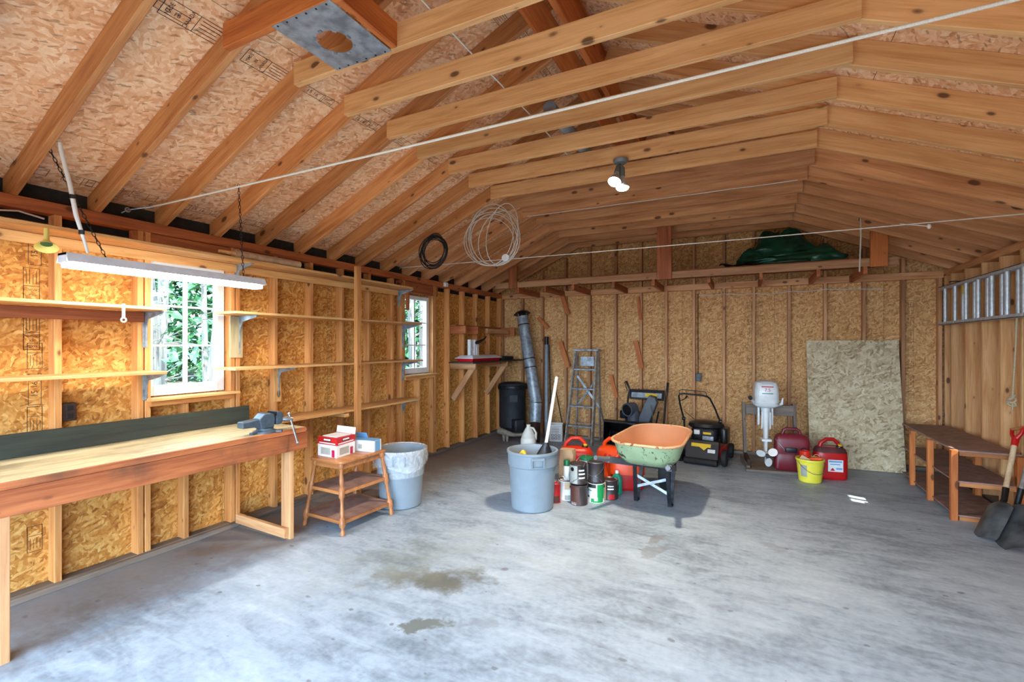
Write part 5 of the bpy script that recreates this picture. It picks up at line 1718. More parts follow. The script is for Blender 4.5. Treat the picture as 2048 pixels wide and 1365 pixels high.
# legs with cross braces
for s_ in (-1, 1):
    m = MB()
    x = 0.155 * s_
    m.bar((x, -0.13, 0.41), (x * 1.06, -0.06, 0.012), 0.038, 0.012, up=(0, 1, 0))
    m.bar((x, 0.12, 0.36), (x * 1.06, 0.0, 0.012), 0.038, 0.012, up=(0, 1, 0))
    m.bar((x * 1.06, -0.065, 0.008), (x * 1.06, 0.005, 0.008), 0.04, 0.014)
    m.build('leg', 'dark_steel', bevel=0.003, **L)
    MB().bar((-0.155 * s_, -0.09, 0.27), (0.165 * s_, -0.075, 0.12 if s_ > 0 else 0.15), 0.008, 0.026, up=(0, 0.1, 1)).build('brace', 'galvanized', **L)
MB().bar((-0.2, -0.12, 0.395), (0.2, -0.12, 0.395), 0.04, 0.03).build('riser', 'dark_steel', **L)
MB().bar((-0.17, 0.16, 0.375), (0.17, 0.16, 0.375), 0.04, 0.05).build('riser', 'dark_steel', **L)

# ---- dark bin heater (stove) in the corner
sc0 = V((-3.57, 7.13, 0))
stv = thing('barrel_stove', 'tall black cylindrical stove standing in the back corner', 'stove', sc0)
MB().lathe([(0.215, 0.16), (0.225, 0.17), (0.225, 0.80), (0.235, 0.815)], sc0, seg=36).build('drum', 'stove_black', stv, smooth=35)
MB().lathe([(0.245, 0.80), (0.25, 0.81), (0.25, 0.855), (0.242, 0.865)], sc0, seg=36).build('rim_band', 'dark_steel', stv, smooth=35)
MB().lathe([(0.24, 0.865), (0.225, 0.895), (0.14, 0.915), (0.05, 0.92), (0.001, 0.92)], sc0, seg=36, cap0=False).build('lid', 'stove_black', stv, smooth=35)
MB().lathe([(0.20, 0.10), (0.21, 0.16)], sc0, seg=30).build('ash_ring', 'stove_black', stv, smooth=35)
hop = MB().rbox(sc0 + V((0.17, -0.16, 0.22)), (0.22, 0.18, 0.20), 0.03, rz=-0.7).build('feed_box', 'stove_black', stv, smooth=40)
for i in range(5):
    MB().boxc(sc0 + V((0.23 - 0.028 * i + 0.03, -0.235 - 0.024 * i + 0.03, 0.18)), (0.012, 0.012, 0.10)).build('vent_bar', 'dark_steel', hop)
MB().boxc(sc0 + V((0.12, -0.2, 0.66)), (0.14, 0.03, 0.12), Matrix.Rotation(0.5, 3, 'Z')).build('door', 'stove_black', stv, bevel=0.006)
for a in (0.4, 2.5, 4.6):
    MB().tube([sc0 + V((0.17 * math.cos(a), 0.17 * math.sin(a), 0.11)), sc0 + V((0.21 * math.cos(a), 0.21 * math.sin(a), 0.05)), sc0 + V((0.20 * math.cos(a), 0.20 * math.sin(a), 0.0))], [0.02, 0.018, 0.024], 8).build('leg', 'stove_black', stv, smooth=50)
cst = thing('grey_casting', 'weathered grey curved metal casting lying at the foot of the black stove', 'casting', (-3.45, 6.75, 0))
cc = onz(1018, 884, 0)
MB().tube([(-3.62, 6.70, 0.14), (-3.54, 6.68, 0.16), (-3.45, 6.68, 0.13), (-3.33, 6.70, 0.11), (-3.20, 6.74, 0.12), (-3.12, 6.80, 0.15)], [0.03, 0.055, 0.05, 0.03, 0.026, 0.02], 10).build('bar', 'bone_grey', cst, smooth=60)
for x in (-3.50, -3.44):
    MB().tube([(x, 6.68, 0.10), (x + 0.01, 6.66, 0.0)], [0.03, 0.016], 8).build('foot', 'bone_grey', cst, smooth=60)

# ---- leaning flue pipe
fb = onz(1071, 886, 0)
P0, P1, P2, P3 = V((fb.x - 0.02, fb.y, 0.0)), ony(1070, 845, 7.0), ony(1072, 806, 7.03), ony(1045, 634, 7.18)
fl = thing('flue_pipe', 'galvanized flue pipe with rain cap leaning against the back wall', 'pipe', P0)
Rf = 0.095
MB().tube([P0, P1], 0.088, 20).build('base_collar', 'cast_brown', fl, smooth=40)
MB().tube([P1, P1.lerp(P2, 0.35), P1.lerp(P2, 0.7), P2], [Rf, Rf * 1.04, Rf, Rf * 1.02], 22).build('elbow', 'galvanized', fl, smooth=30)
Pm = P2.lerp(P3, 0.52)
MB().tube([P2, Pm], Rf, 22).build('section', 'galvanized', fl, smooth=40)
MB().tube([Pm, P3], Rf * 0.985, 22).build('section', 'galvanized', fl, smooth=40)
for q_ in (P2.lerp(P3, 0.5), P2.lerp(P3, 0.40), P2.lerp(P3, 0.90)):
    dd = (P3 - P2).normalized()
    MB().tube([q_ - dd * 0.008, q_ + dd * 0.008], Rf * 1.05, 22).build('bead', 'dark_steel', fl, smooth=40)
dd = (P3 - P2).normalized()
for k in range(3):
    a = k * 2.09
    MB().tube([P3 + V((0.08 * math.cos(a), 0.08 * math.sin(a), -0.02)), P3 + dd * 0.075 + V((0.08 * math.cos(a), 0.08 * math.sin(a), 0))], 0.006, 6).build('strut', 'steel', fl)
MB().lathe([(0.145, 0.0), (0.10, 0.035), (0.02, 0.065), (0.001, 0.066)], P3 + dd * 0.05, dd, 24).build('rain_cap', 'dark_steel', fl, smooth=40)
# ---- grey pipe and rods against the back wall
pv = thing('leaning_pipe', 'long grey plastic pipe leaning against a back wall stud', 'pipe', (-2.93, 7.1, 0))
MB().tube([(-2.95, 7.13, 0.0), ony(1093, 690, 7.36)], 0.032, 14).build('pipe', 'pvc_grey', pv, smooth=40)
MB().tube([ony(1093, 690, 7.36), ony(1093, 674, 7.37)], 0.035, 14).build('end_cap', 'dark_steel', pv, smooth=40)
for i, (b0, t0, lab) in enumerate((((-2.90, 7.24, 0.0), (1098, 690, 7.39), 'thin dark metal rod leaning just beside the long grey pipe'), ((-2.70, 7.34, 0.0), (1108, 762, 7.40), 'thin rusty rod leaning behind the white open carton'))):
    tag(MB().tube([b0, ony(*t0)], 0.009, 7).build('metal_rod', ('dark_steel', 'cast_brown')[i], smooth=50), lab, 'rod')
# ---- white open carton
ct = thing('open_carton', 'white open carton printed with icons beside the stepladder', 'box', (-2.775, 7.14, 0), 0.28)
L = dict(parent=ct, world=False)
cw, cd_, ch = 0.205, 0.24, 0.265
m = MB()
for (x0, x1, y0, y1) in ((-cw / 2, cw / 2, -cd_ / 2, -cd_ / 2 + 0.004), (-cw / 2, cw / 2, cd_ / 2 - 0.004, cd_ / 2), (-cw / 2, -cw / 2 + 0.004, -cd_ / 2, cd_ / 2), (cw / 2 - 0.004, cw / 2, -cd_ / 2, cd_ / 2)):
    m.box(x0, x1, y0, y1, 0.0, ch)
m.box(-cw / 2, cw / 2, -cd_ / 2, cd_ / 2, 0, 0.004)
m.build('carton', 'label_white', **L)
m = MB()
line_box(m, (0, -cd_ / 2 - 0.0005, 0), (1, 0, 0), (0, 0, 1), -0.085, 0.02, 0.085, 0.245, 0.004)
for i in range(6):
    line_box(m, (0, -cd_ / 2 - 0.0005, 0), (1, 0, 0), (0, 0, 1), -0.07, 0.215 - 0.016 * i, 0.07 - 0.02 * (i % 2), 0.22 - 0.016 * i, 0.003)
for i in range(2):
    for j in range(3):
        line_box(m, (0, -cd_ / 2 - 0.0005, 0), (1, 0, 0), (0, 0, 1), -0.07 + 0.05 * j, 0.035 + 0.045 * i, -0.03 + 0.05 * j, 0.07 + 0.045 * i, 0.008)
m.build('print', 'ink', **L)

# ---- stepladder
sl = thing('stepladder', 'grey aluminium stepladder folded against the back wall', 'ladder', (-2.3, 7.1, 0))
fL, fR = V((-2.58, 7.03, 0)), V((-2.13, 6.98, 0))
tL, tR = ony(1152, 702, 7.18), ony(1194, 702, 7.15)
TZl = tL.z
for f, t in ((fL, tL), (fR, tR)):
    board('rail', f, t, 0.062, 0.026, 'ladder_metal', sl, wdir=(0.3, 1, 0))
for f, t in ((V((-2.50, 7.33, 0)), tL + V((0.0, 0.09, -0.03))), (V((-2.10, 7.32, 0)), tR + V((0.0, 0.10, -0.03)))):
    board('rear_rail', f, t, 0.04, 0.022, 'ladder_metal', sl, wdir=(0.3, 1, 0))
board('cap', tL + V((-0.03, 0.03, 0.01)), tR + V((0.03, 0.03, 0.01)), 0.03, 0.13, 'galvanized', sl)
for py in (740, 779, 814, 853):
    z = ony(1160, py, 7.06).z
    k = z / TZl
    a, b_ = fL.lerp(tL, k), fR.lerp(tR, k)
    board('step', a + V((0.01, 0.02, 0)), b_ + V((-0.01, 0.02, 0)), 0.024, 0.075, 'galvanized', sl)
    board('rear_rung', V((-2.50, 7.33, 0)).lerp(tL + V((0, 0.09, 0)), k), V((-2.10, 7.32, 0)).lerp(tR + V((0, 0.1, 0)), k), 0.02, 0.02, 'ladder_metal', sl) if py in (740, 853) else None
zz = 0.62
for (ka, kb) in ((0.38, 0.72), (0.72, 0.38)):
    MB().bar(V((-2.50, 7.31, 0)).lerp(tL + V((0, 0.08, 0)), ka), V((-2.10, 7.30, 0)).lerp(tR + V((0, 0.08, 0)), kb), 0.006, 0.032, up=(0, 0.2, 1)).build('cross_brace', 'galvanized', sl)
MB().boxc((tL + tR) / 2 + V((0.0, 0.05, -0.17)), (0.22, 0.012, 0.15)).build('back_panel', 'galvanized', sl)
# ---- white jug behind the bin
jc = away(onz(1057, 910, 0), 0.05)
jg = thing('jug', 'white plastic jug with yellow label standing behind the open grey bin', 'jug', jc, 0.3)
jg.matrix_basis = jg.matrix_basis @ Matrix.Scale(1.38, 4)
L = dict(parent=jg, world=False)
MB().rbox((0, 0, 0.09), (0.155, 0.155, 0.18), 0.05).build('body', 'milk_jug', smooth=40, **L)
MB().lathe([(0.074, 0.17), (0.066, 0.20), (0.04, 0.25), (0.022, 0.275), (0.02, 0.285)], seg=22).build('shoulder', 'milk_jug', smooth=40, **L)
MB().lathe([(0.021, 0.283), (0.021, 0.302), (0.018, 0.304)], seg=16).build('cap', 'milk_jug', smooth=40, **L)
MB().tube([(0.02, 0, 0.27), (0.05, 0, 0.265), (0.078, 0, 0.22), (0.076, 0, 0.15)], 0.011, 8).build('handle', 'milk_jug', smooth=50, **L)
MB().box(-0.06, 0.06, -0.0785, -0.077, 0.02, 0.08).build('label', 'label_yellow', **L)
# ================================================================== BACK AND RIGHT SIDE
# ---- snow blower
plain('dark_grey_plastic', (78, 84, 92), 0.45, noise=0.2, nscale=10)
sb = thing('snow_blower', 'black two-stage snow blower with tall handles against the back wall', 'snow blower', (-1.45, 6.75, 0), -0.06)
L = dict(parent=sb, world=False)       # local -Y faces the room
hw = 0.36
m = MB()
pr_ = [(-0.28, 0.03), (-0.30, 0.16), (-0.26, 0.47), (-0.20, 0.485), (-0.02, 0.42), (0.06, 0.28), (0.06, 0.08), (-0.02, 0.03)]
hs = MB()
hs.prism([(a, b) for a, b in pr_], (-hw, 0, 0), (0, 1, 0), (0, 0, 1), (0.012, 0, 0))
hs.build('side_plate', 'black_paint', **L)
MB().prism([(a, b) for a, b in pr_], (hw - 0.012, 0, 0), (0, 1, 0), (0, 0, 1), (0.012, 0, 0)).build('side_plate', 'black_paint', **L)
sh_ = MB()
for (a, b) in zip(pr_[2:-1], pr_[3:]):
    p, q = V((0, a[0], a[1])), V((0, b[0], b[1]))
    sh_.bar(V((-hw, 0, 0)) + p.lerp(q, 0.0), V((hw, 0, 0)) + p, 0.012, 0.012)
    mid_ = (p + q) / 2
    sh_.boxc(mid_, (2 * hw, (q - p).length, 0.008), frame((1, 0, 0), (q - p).cross(V((1, 0, 0)))))
sh_.build('housing', 'black_paint', **L)
ag = MB()
ag.tube([(-hw + 0.02, -0.16, 0.19), (hw - 0.02, -0.16, 0.19)], 0.022, 10)
ag.build('auger_shaft', 'dark_steel', **L)
for s_ in (-1, 1):
    m = MB()
    rr = []
    for k in range(33):
        t = k / 32
        a = t * 4 * PI * s_
        x = s_ * (0.06 + t * (hw - 0.1))
        c = V((x, -0.16, 0.19))
        d = V((0, math.cos(a), math.sin(a)))
        rr.append([c + d * 0.10 + V((-0.004, 0, 0)), c + d * 0.155 + V((-0.004, 0, 0)), c + d * 0.155 + V((0.004, 0, 0)), c + d * 0.10 + V((0.004, 0, 0))])
    m.rings(rr)
    m.build('auger_flight', 'black_paint', **L)
MB().lathe([(0.055, -0.06), (0.065, 0), (0.055, 0.06)], (0, -0.16, 0.19), (1, 0, 0), 16).build('gearbox', 'dark_steel', smooth=40, **L)
for s_ in (-1, 1):
    MB().tube([(s_ * (hw + 0.0), -0.24, 0.45), (s_ * (hw + 0.045), -0.25, 0.66)], 0.011, 8).build('drift_cutter', 'black_paint', **L)
MB().box(-hw, hw, -0.30, -0.27, 0.015, 0.04).build('scraper', 'dark_steel', **L)
# engine, chute, belt cover, controls
MB().rbox((0.02, 0.22, 0.44), (0.34, 0.30, 0.24), 0.06).build('engine', 'black_plastic', smooth=40, **L)
MB().lathe([(0.055, 0), (0.06, 0.01), (0.06, 0.10), (0.045, 0.115)], (-0.17, 0.10, 0.48), seg=18).build('fuel_cap', 'dark_steel', smooth=40, **L)
MB().tube([(0.0, 0.0, 0.42), (0.0, 0.0, 0.56), (-0.03, -0.02, 0.64)], [0.085, 0.085, 0.09], 18).build('chute', 'dark_grey_plastic', smooth=40, **L)
MB().lathe([(0.08, 0), (0.095, 0.13), (0.095, 0.16), (0.078, 0.16), (0.07, 0.05)], (0.0, 0.03, 0.65), (-0.45, -1, -0.15), 22).build('chute_mouth', 'dark_grey_plastic', smooth=40, **L)
MB().prism([(0.03, 0.40), (0.20, 0.40), (0.33, 0.74), (0.30, 0.82), (0.22, 0.84), (0.16, 0.74)], (0.0, -0.02, 0), (1, 0, 0), (0, 0, 1), (0, 0.12, 0)).build('belt_cover', 'dark_grey_plastic', bevel=0.012, **L)
MB().boxc((-0.06, 0.10, 0.62), (0.16, 0.14, 0.1), Matrix.Rotation(0.4, 3, 'Y')).build('muffler', 'cast_brown', bevel=0.01, **L)
MB().tube([(0.30, -0.03, 0.42), (0.25, -0.06, 0.72)], 0.005, 6).build('chute_rod', 'steel', **L)
pn = Matrix.Rotation(-0.35, 3, 'X')
MB().boxc((0.10, 0.34, 0.81), (0.50, 0.04, 0.15), pn).build('control_panel', 'black_plastic', bevel=0.012, **L)
MB().boxc((0.10, 0.315, 0.805), (0.44, 0.004, 0.075), pn).build('silver_strip', 'galvanized', **L)
MB().boxc((0.17, 0.311, 0.81), (0.17, 0.004, 0.045), pn).build('decal', 'label_yellow', **L)
for s_ in (-1, 1):
    x = 0.10 + s_ * 0.275
    MB().tube([(x, 0.18, 0.35), (x, 0.34, 0.78), (x + 0.01, 0.37, 0.88), (x + 0.03 * s_, 0.33, 1.0)], [0.014, 0.014, 0.014, 0.018], 10).build('handlebar', 'black_plastic', smooth=50, **L)
    MB().tube([(x + 0.02 * s_, 0.36, 0.86), (x + 0.045 * s_, 0.30, 0.99), (x + 0.03 * s_, 0.33, 1.0)], 0.006, 6).build('lever', 'black_plastic', smooth=50, **L)
for s_ in (-1, 1):
    wl = MB().lathe([(0.10, -0.05), (0.17, -0.055), (0.195, -0.03), (0.195, 0.03), (0.17, 0.055), (0.10, 0.05)], (s_ * 0.28, 0.25, 0.195), (1, 0, 0), 28).build('tyre', 'black_rubber', smooth=35, **L)
    MB().lathe([(0.105, -0.03), (0.02, -0.035), (0.02, 0.035), (0.105, 0.03)], (s_ * 0.28, 0.25, 0.195), (1, 0, 0), 20).build('rim', 'dark_steel', wl, False, smooth=35)

MB().lathe([(0.072, 0), (0.001, 0.001)], V((0.0, 0.03, 0.65)) + V((-0.45, -1, -0.15)).normalized() * 0.158, (-0.45, -1, -0.15), 20).build('chute_dark_disc', 'black_paint', **L)  # black disc painted in for the shade inside the chute mouth
# ---- lawn mower
mw = thing('lawn_mower', 'black rear-discharge lawn mower with red deck edge and folding handle', 'lawn mower', (-0.50, 6.80, 0), -0.13)
L = dict(parent=mw, world=False)
MB().rbox((0, 0.10, 0.155), (0.47, 0.52, 0.13), 0.12).build('deck', 'mower_red', smooth=40, **L)
MB().prism([(-0.34, 0.03), (-0.30, 0.03), (-0.22, 0.26), (-0.20, 0.30), (-0.12, 0.31), (-0.12, 0.22), (-0.26, 0.10)], (-0.205, 0, 0), (0, 1, 0), (0, 0, 1), (0.41, 0, 0)).build('rear_flap', 'black_plastic', bevel=0.01, **L)
fn = V((0, -0.945, 0.33))
fx = Matrix((V((1, 0, 0)), V((0, 0.33, 0.945)), V((0, -0.945, 0.33)))).transposed()
MB().prism([(-0.13, 0.035), (0.11, 0.035), (0.11, -0.01), (0.07, -0.01), (0.03, -0.05), (-0.03, -0.01), (-0.13, -0.01)], V((0, -0.232, 0.225)) + fn * 0.012, (1, 0, 0), (0, 0.33, 0.945), fn * 0.003).build('decal', 'label_yellow', **L)
MB().prism([(0.075, -0.03), (0.165, -0.03), (0.165, -0.075), (0.075, -0.075)], V((0, -0.232, 0.225)) + fn * 0.012, (1, 0, 0), (0, 0.33, 0.945), fn * 0.003).build('sticker', 'label_white', **L)
MB().tube([(-0.20, -0.32, 0.045), (0.20, -0.32, 0.045)], 0.04, 16).build('roller', 'black_rubber', smooth=40, **L)
MB().rbox((0.0, 0.02, 0.36), (0.34, 0.34, 0.18), 0.08).build('engine', 'dark_steel', smooth=40, **L)
MB().lathe([(0.19, 0), (0.205, 0.02), (0.19, 0.06), (0.12, 0.085), (0.001, 0.09)], (0.0, 0.03, 0.44), seg=32, sx=1.12, sy=0.95).build('shroud', 'black_plastic', smooth=40, **L)
MB().rbox((-0.08, -0.155, 0.395), (0.075, 0.03, 0.06), 0.01).build('tag', 'label_white', smooth=40, **L)
MB().rbox((0.055, -0.158, 0.395), (0.16, 0.03, 0.07), 0.012).build('engine_plate', 'stove_black', smooth=40, **L)
MB().box(0.0, 0.10, -0.1765, -0.172, 0.375, 0.405).build('engine_decal', 'label_yellow', **L)
MB().rbox((0.06, -0.158, 0.325), (0.14, 0.04, 0.06), 0.012).build('fuel_tank', 'galvanized', smooth=40, **L)
MB().rbox((0.235, 0.02, 0.36), (0.09, 0.26, 0.20), 0.04).build('side_chute', 'black_plastic', smooth=40, **L)
for (x, y, r, big) in ((0.27, -0.22, 0.105, 1), (-0.27, -0.22, 0.105, 1), (0.255, 0.33, 0.10, 0), (-0.255, 0.33, 0.10, 0)):
    ty = MB().lathe([(r * 0.66, -0.026), (r * 0.93, -0.028), (r, -0.012), (r, 0.012), (r * 0.93, 0.028), (r * 0.66, 0.026)], (x, y, r), (1, 0, 0), 26).build('tyre', 'black_rubber', smooth=35, **L)
    MB().lathe([(r * 0.68, -0.02), (0.02, -0.026), (0.02, 0.026), (r * 0.68, 0.02)], (x, y, r), (1, 0, 0), 20).build('hub', 'label_grey', ty, False, smooth=35)
hp = [(0.24, -0.12, 0.27), (0.235, 0.02, 0.52), (0.225, 0.12, 0.70), (0.205, 0.19, 0.83), (0.18, 0.205, 0.86), (0.12, 0.21, 0.872), (-0.12, 0.21, 0.885), (-0.18, 0.205, 0.875), (-0.205, 0.19, 0.85), (-0.225, 0.12, 0.72), (-0.235, 0.02, 0.52), (-0.24, -0.12, 0.27)]
hp = [(x - 0.22 * max(0.0, (z - 0.4) / 0.5), y, z - 0.03 * max(0.0, (z - 0.4) / 0.5)) for x, y, z in hp]
MB().tube(hp, 0.0125, 10).build('handlebar', 'black_plastic', smooth=50, **L)
MB().tube([(x - 0.21, y, z - 0.03) for x, y, z in ((0.185, 0.19, 0.86), (0.18, 0.16, 0.92), (0.15, 0.155, 0.935), (-0.15, 0.155, 0.945), (-0.18, 0.16, 0.93), (-0.185, 0.19, 0.87))], 0.005, 8).build('bail_bar', 'dark_steel', smooth=50, **L)
for s_ in (-1, 1):
    MB().lathe([(0.022, -0.02), (0.028, 0.0), (0.022, 0.02)], (0.235 * s_ - 0.06, 0.03, 0.53), (1, 0, 0), 12).build('knob', 'black_plastic', smooth=40, **L)
MB().tube([(-0.37, 0.17, 0.76), (-0.31, 0.13, 0.79), (-0.27, 0.11, 0.83)], [0.006, 0.006, 0.014], 8).build('throttle', 'black_plastic', smooth=50, **L)
MB().tube([(-0.3, 0.1, 0.62), (-0.15, 0.12, 0.5), (0.0, 0.05, 0.46)], 0.004, 6).build('control_cable', 'black_plastic', smooth=50, **L)

# ---- outboard motor on its stand
os_ = thing('motor_stand', 'weathered grey wooden stand carrying the white outboard motor', 'stand', (0.27, 6.70, 0), 0.16)
L = dict(parent=os_, world=False)


def lb(name, a, b, w, t, mat, T_, wd=(0, 0, 1)):
    W_ = wmat(T_)
    return board(name, W_ @ V(a), W_ @ V(b), w, t, mat, T_, wdir=W_.to_3x3() @ V(wd))


for s_ in (-1, 1):
    lb('post', (0.29 * s_, 0.05, 0.04), (0.29 * s_, 0.20, 0.80), 0.07, 0.036, 'grey_wood', os_, (0, 1, 0))
    lb('foot', (0.29 * s_, -0.16 if s_ < 0 else 0.0, 0.05), (0.29 * s_, 0.32, 0.05), 0.09, 0.04, 'grey_wood', os_)
lb('cross_board', (-0.27, 0.145, 0.715), (0.27, 0.145, 0.715), 0.135, 0.036, 'grey_wood', os_)
lb('front_rail', (-0.33, -0.22, 0.018), (0.33, -0.22, 0.018), 0.034, 0.09, 'grey_wood', os_)
lb('base_board', (-0.25, 0.02, 0.018), (0.25, 0.02, 0.018), 0.03, 0.34, 'grey_wood', os_)
lb('brace', (-0.29, -0.20, 0.10), (-0.29, 0.08, 0.14), 0.08, 0.036, 'cast_brown', os_)
om = thing('outboard_motor', 'white outboard boat motor with red number 7.5 clamped on the wooden stand', 'outboard motor', (0.20, 6.63, 0), 0.10)
L = dict(parent=om, world=False)
# cowl
rings = []
for (w, d, z, y) in ((0.125, 0.14, 0.83, 0.0), (0.14, 0.155, 0.86, 0.0), (0.138, 0.155, 0.95, 0.0), (0.13, 0.15, 1.04, 0.0), (0.115, 0.135, 1.085, 0.005), (0.08, 0.10, 1.105, 0.01)):
    rings.append([V((math.copysign(abs(math.cos(t)) ** 0.55, math.cos(t)) * w, y - 0.02 + math.copysign(abs(math.sin(t)) ** 0.55, math.sin(t)) * d, z)) for t in [2 * PI * k / 32 for k in range(32)]])
MB().rings(rings).build('cowl', 'motor_white', smooth=40, **L)
MB().rings([[V((math.copysign(abs(math.cos(t)) ** 0.55, math.cos(t)) * w, -0.02 + math.copysign(abs(math.sin(t)) ** 0.55, math.sin(t)) * d, z)) for t in [2 * PI * k / 32 for k in range(32)]] for (w, d, z) in ((0.10, 0.12, 0.78), (0.138, 0.15, 0.805), (0.145, 0.16, 0.832), (0.12, 0.14, 0.834))]).build('lower_cowl', 'motor_white', smooth=40, **L)
lettering('7.5', 0.055, 'label_red', (0, -0.180, 1.0), (1, 0, 0), (0, 0.05, 1), om, False)
MB().box(-0.065, 0.065, -0.1735, -0.165, 1.033, 1.045).build('stripe', 'label_red', **L)
MB().box(-0.06, 0.06, -0.1785, -0.176, 0.953, 0.962).build('stripe', 'green_paint', **L)
MB().box(-0.06, 0.06, -0.163, -0.15, 1.072, 1.078).build('vent', 'label_grey', **L)
MB().tube([(-0.12, -0.05, 0.82), (-0.16, -0.12, 0.86), (-0.19, -0.20, 0.90)], [0.018, 0.016, 0.018], 10).build('tiller', 'motor_white', smooth=50, **L)
MB().tube([(-0.185, -0.19, 0.895), (-0.20, -0.24, 0.915)], 0.022, 10).build('grip', 'black_rubber', smooth=50, **L)
MB().tube([(0.11, -0.05, 0.80), (0.17, -0.06, 0.83), (0.18, -0.06, 0.90)], [0.02, 0.02, 0.008], 8).build('carry_handle', 'motor_white', smooth=50, **L)
for s_ in (-1, 1):
    MB().prism([(-0.03, 0.78), (0.05, 0.78), (0.06, 0.60), (0.03, 0.53), (-0.02, 0.55), (-0.035, 0.66)], (s_ * 0.075 - 0.012, 0.03, 0), (0, 1, 0), (0, 0, 1), (0.024, 0, 0)).build('clamp', 'motor_white', bevel=0.006, **L)
MB().rings([[V((x * w, -0.02 + y * d, z)) for x, y in [(math.cos(t), math.sin(t)) for t in [2 * PI * k / 20 for k in range(20)]]] for (w, d, z) in ((0.06, 0.06, 0.79), (0.045, 0.06, 0.66), (0.032, 0.06, 0.50), (0.028, 0.065, 0.34), (0.022, 0.06, 0.24))]).build('midsection', 'motor_white', smooth=50, **L)
for s_ in (-1, 1):
    MB().prism([(-0.01, 0.72), (0.0, 0.52), (0.02, 0.50), (0.03, 0.72)], (s_ * 0.045 - 0.008, -0.05, 0), (0, 1, 0), (0, 0, 1), (0.016, 0, 0)).build('swivel_arm', 'motor_white', bevel=0.004, **L)
MB().box(-0.055, 0.055, -0.12, 0.03, 0.365, 0.395).build('cavitation_plate', 'motor_white', bevel=0.006, **L)
MB().lathe([(0.008, -0.14), (0.03, -0.10), (0.04, -0.02), (0.036, 0.06), (0.012, 0.12)], (0, -0.03, 0.20), (0, 1, 0), 18).build('gearcase', 'motor_white', smooth=50, **L)
MB().prism([(-0.02, 0.18), (0.05, 0.17), (0.05, 0.10), (0.02, 0.07)], (-0.006, 0, 0), (0, 1, 0), (0, 0, 1), (0.012, 0, 0)).build('skeg', 'motor_white', **L)
pc = V((0, -0.16, 0.20))
MB().lathe([(0.024, -0.02), (0.026, 0.03)], pc, (0, 1, 0), 14).build('propeller_hub', 'black_plastic', smooth=40, **L)
for k in range(3):
    a0 = 0.5 + k * 2 * PI / 3
    d = V((math.cos(a0), 0, math.sin(a0)))
    t = V((-math.sin(a0), 0, math.cos(a0)))
    n = V((0, 1, 0))
    ring = []
    for i in range(18):
        u = 2 * PI * i / 18
        ring.append(pc + d * (0.075 + 0.052 * math.cos(u)) + t * (0.042 * math.sin(u) + 0.015) + n * (0.025 * math.sin(u)))
    MB().rings([[p - n * 0.003 for p in ring], [p + n * 0.003 for p in ring]]).build('propeller_blade', 'motor_white', smooth=40, **L)

# ---- maroon tank
tk = away(onz(1570, 945, 0), 0.10)
ft = thing('fuel_tank', 'maroon plastic boat fuel tank with black fittings in front of the stand', 'fuel tank', (0.40, 6.66, 0.0), 0.10)
L = dict(parent=ft, world=False)
Wd, Dd, Hd = 0.375, 0.17, 0.36


def sup(t, p):
    return math.copysign(abs(math.cos(t)) ** p, math.cos(t)), math.copysign(abs(math.sin(t)) ** p, math.sin(t))


ft.matrix_basis = Matrix.Translation((0.475, 6.60, 0.037)) @ Matrix.Rotation(0.12, 4, 'Z') @ Matrix.Diagonal((1, 1, 1.12, 1))
MB().rings([[V((sup(2 * PI * k / 36, 0.35)[0] * w, sup(2 * PI * k / 36, 0.35)[1] * d, z)) for k in range(36)] for (w, d, z) in ((0.17, 0.075, 0.0), (0.186, 0.086, 0.015), (0.188, 0.088, 0.15), (0.182, 0.082, 0.165), (0.182, 0.082, 0.18), (0.186, 0.086, 0.195), (0.184, 0.084, 0.32), (0.165, 0.07, 0.365), (0.12, 0.05, 0.385))]).build('body', 'maroon_plastic', smooth=40, **L)
MB().tube([(-0.10, 0, 0.37), (-0.08, 0, 0.425), (-0.055, 0, 0.438), (0.055, 0, 0.438), (0.08, 0, 0.425), (0.10, 0, 0.37)], 0.018, 10).build('handle', 'maroon_plastic', smooth=50, **L)
MB().rbox((-0.02, -0.09, 0.225), (0.12, 0.04, 0.05), 0.01).build('hose_fitting', 'black_plastic', smooth=40, **L)
MB().lathe([(0.04, 0), (0.04, 0.02), (0.034, 0.03)], (0.11, -0.085, 0.215), (0, -1, 0.2), 16).build('cap', 'black_plastic', smooth=40, **L)
MB().tube([(-0.18, -0.05, 0.33), (-0.15, -0.10, 0.30), (-0.11, -0.115, 0.25), (-0.09, -0.11, 0.22)], 0.005, 6).build('hose', 'steel', smooth=50, **L)

# ---- tall red jerry can
plain('dark_shoulder', (96, 40, 40), 0.6, noise=0.3, nscale=12)
fuel_can('tall dark-shouldered red jerry can with a safety label behind the yellow bucket', (0.855, 6.53, 0), 0.18, 0.33, 0.20, 0.46, 'red_plastic', name='jerry_can')
jc_ = bpy.data.objects['jerry_can']
MB().rings([[V((math.copysign(abs(math.cos(t)) ** 0.5, math.cos(t)) * w, math.copysign(abs(math.sin(t)) ** 0.5, math.sin(t)) * d, z)) for t in [2 * PI * j / 28 for j in range(28)]] for (w, d, z) in ((0.163, 0.097, 0.308), (0.1455, 0.0835, 0.350), (0.119, 0.064, 0.371))], True, False, False).build('shoulder', 'dark_shoulder', jc_, False, smooth=50)
MB().box(-0.05, 0.10, -0.1035, -0.100, 0.10, 0.235).build('label', 'label_white', jc_, False)
MB().box(-0.04, 0.09, -0.1045, -0.103, 0.205, 0.225).build('label_band', 'label_blue', jc_, False)
MB().box(-0.03, 0.07, -0.1045, -0.103, 0.178, 0.19).build('print_line', 'label_blue', jc_, False)
MB().box(0.03, 0.09, -0.1045, -0.103, 0.125, 0.145).build('print_line', 'label_blue', jc_, False)
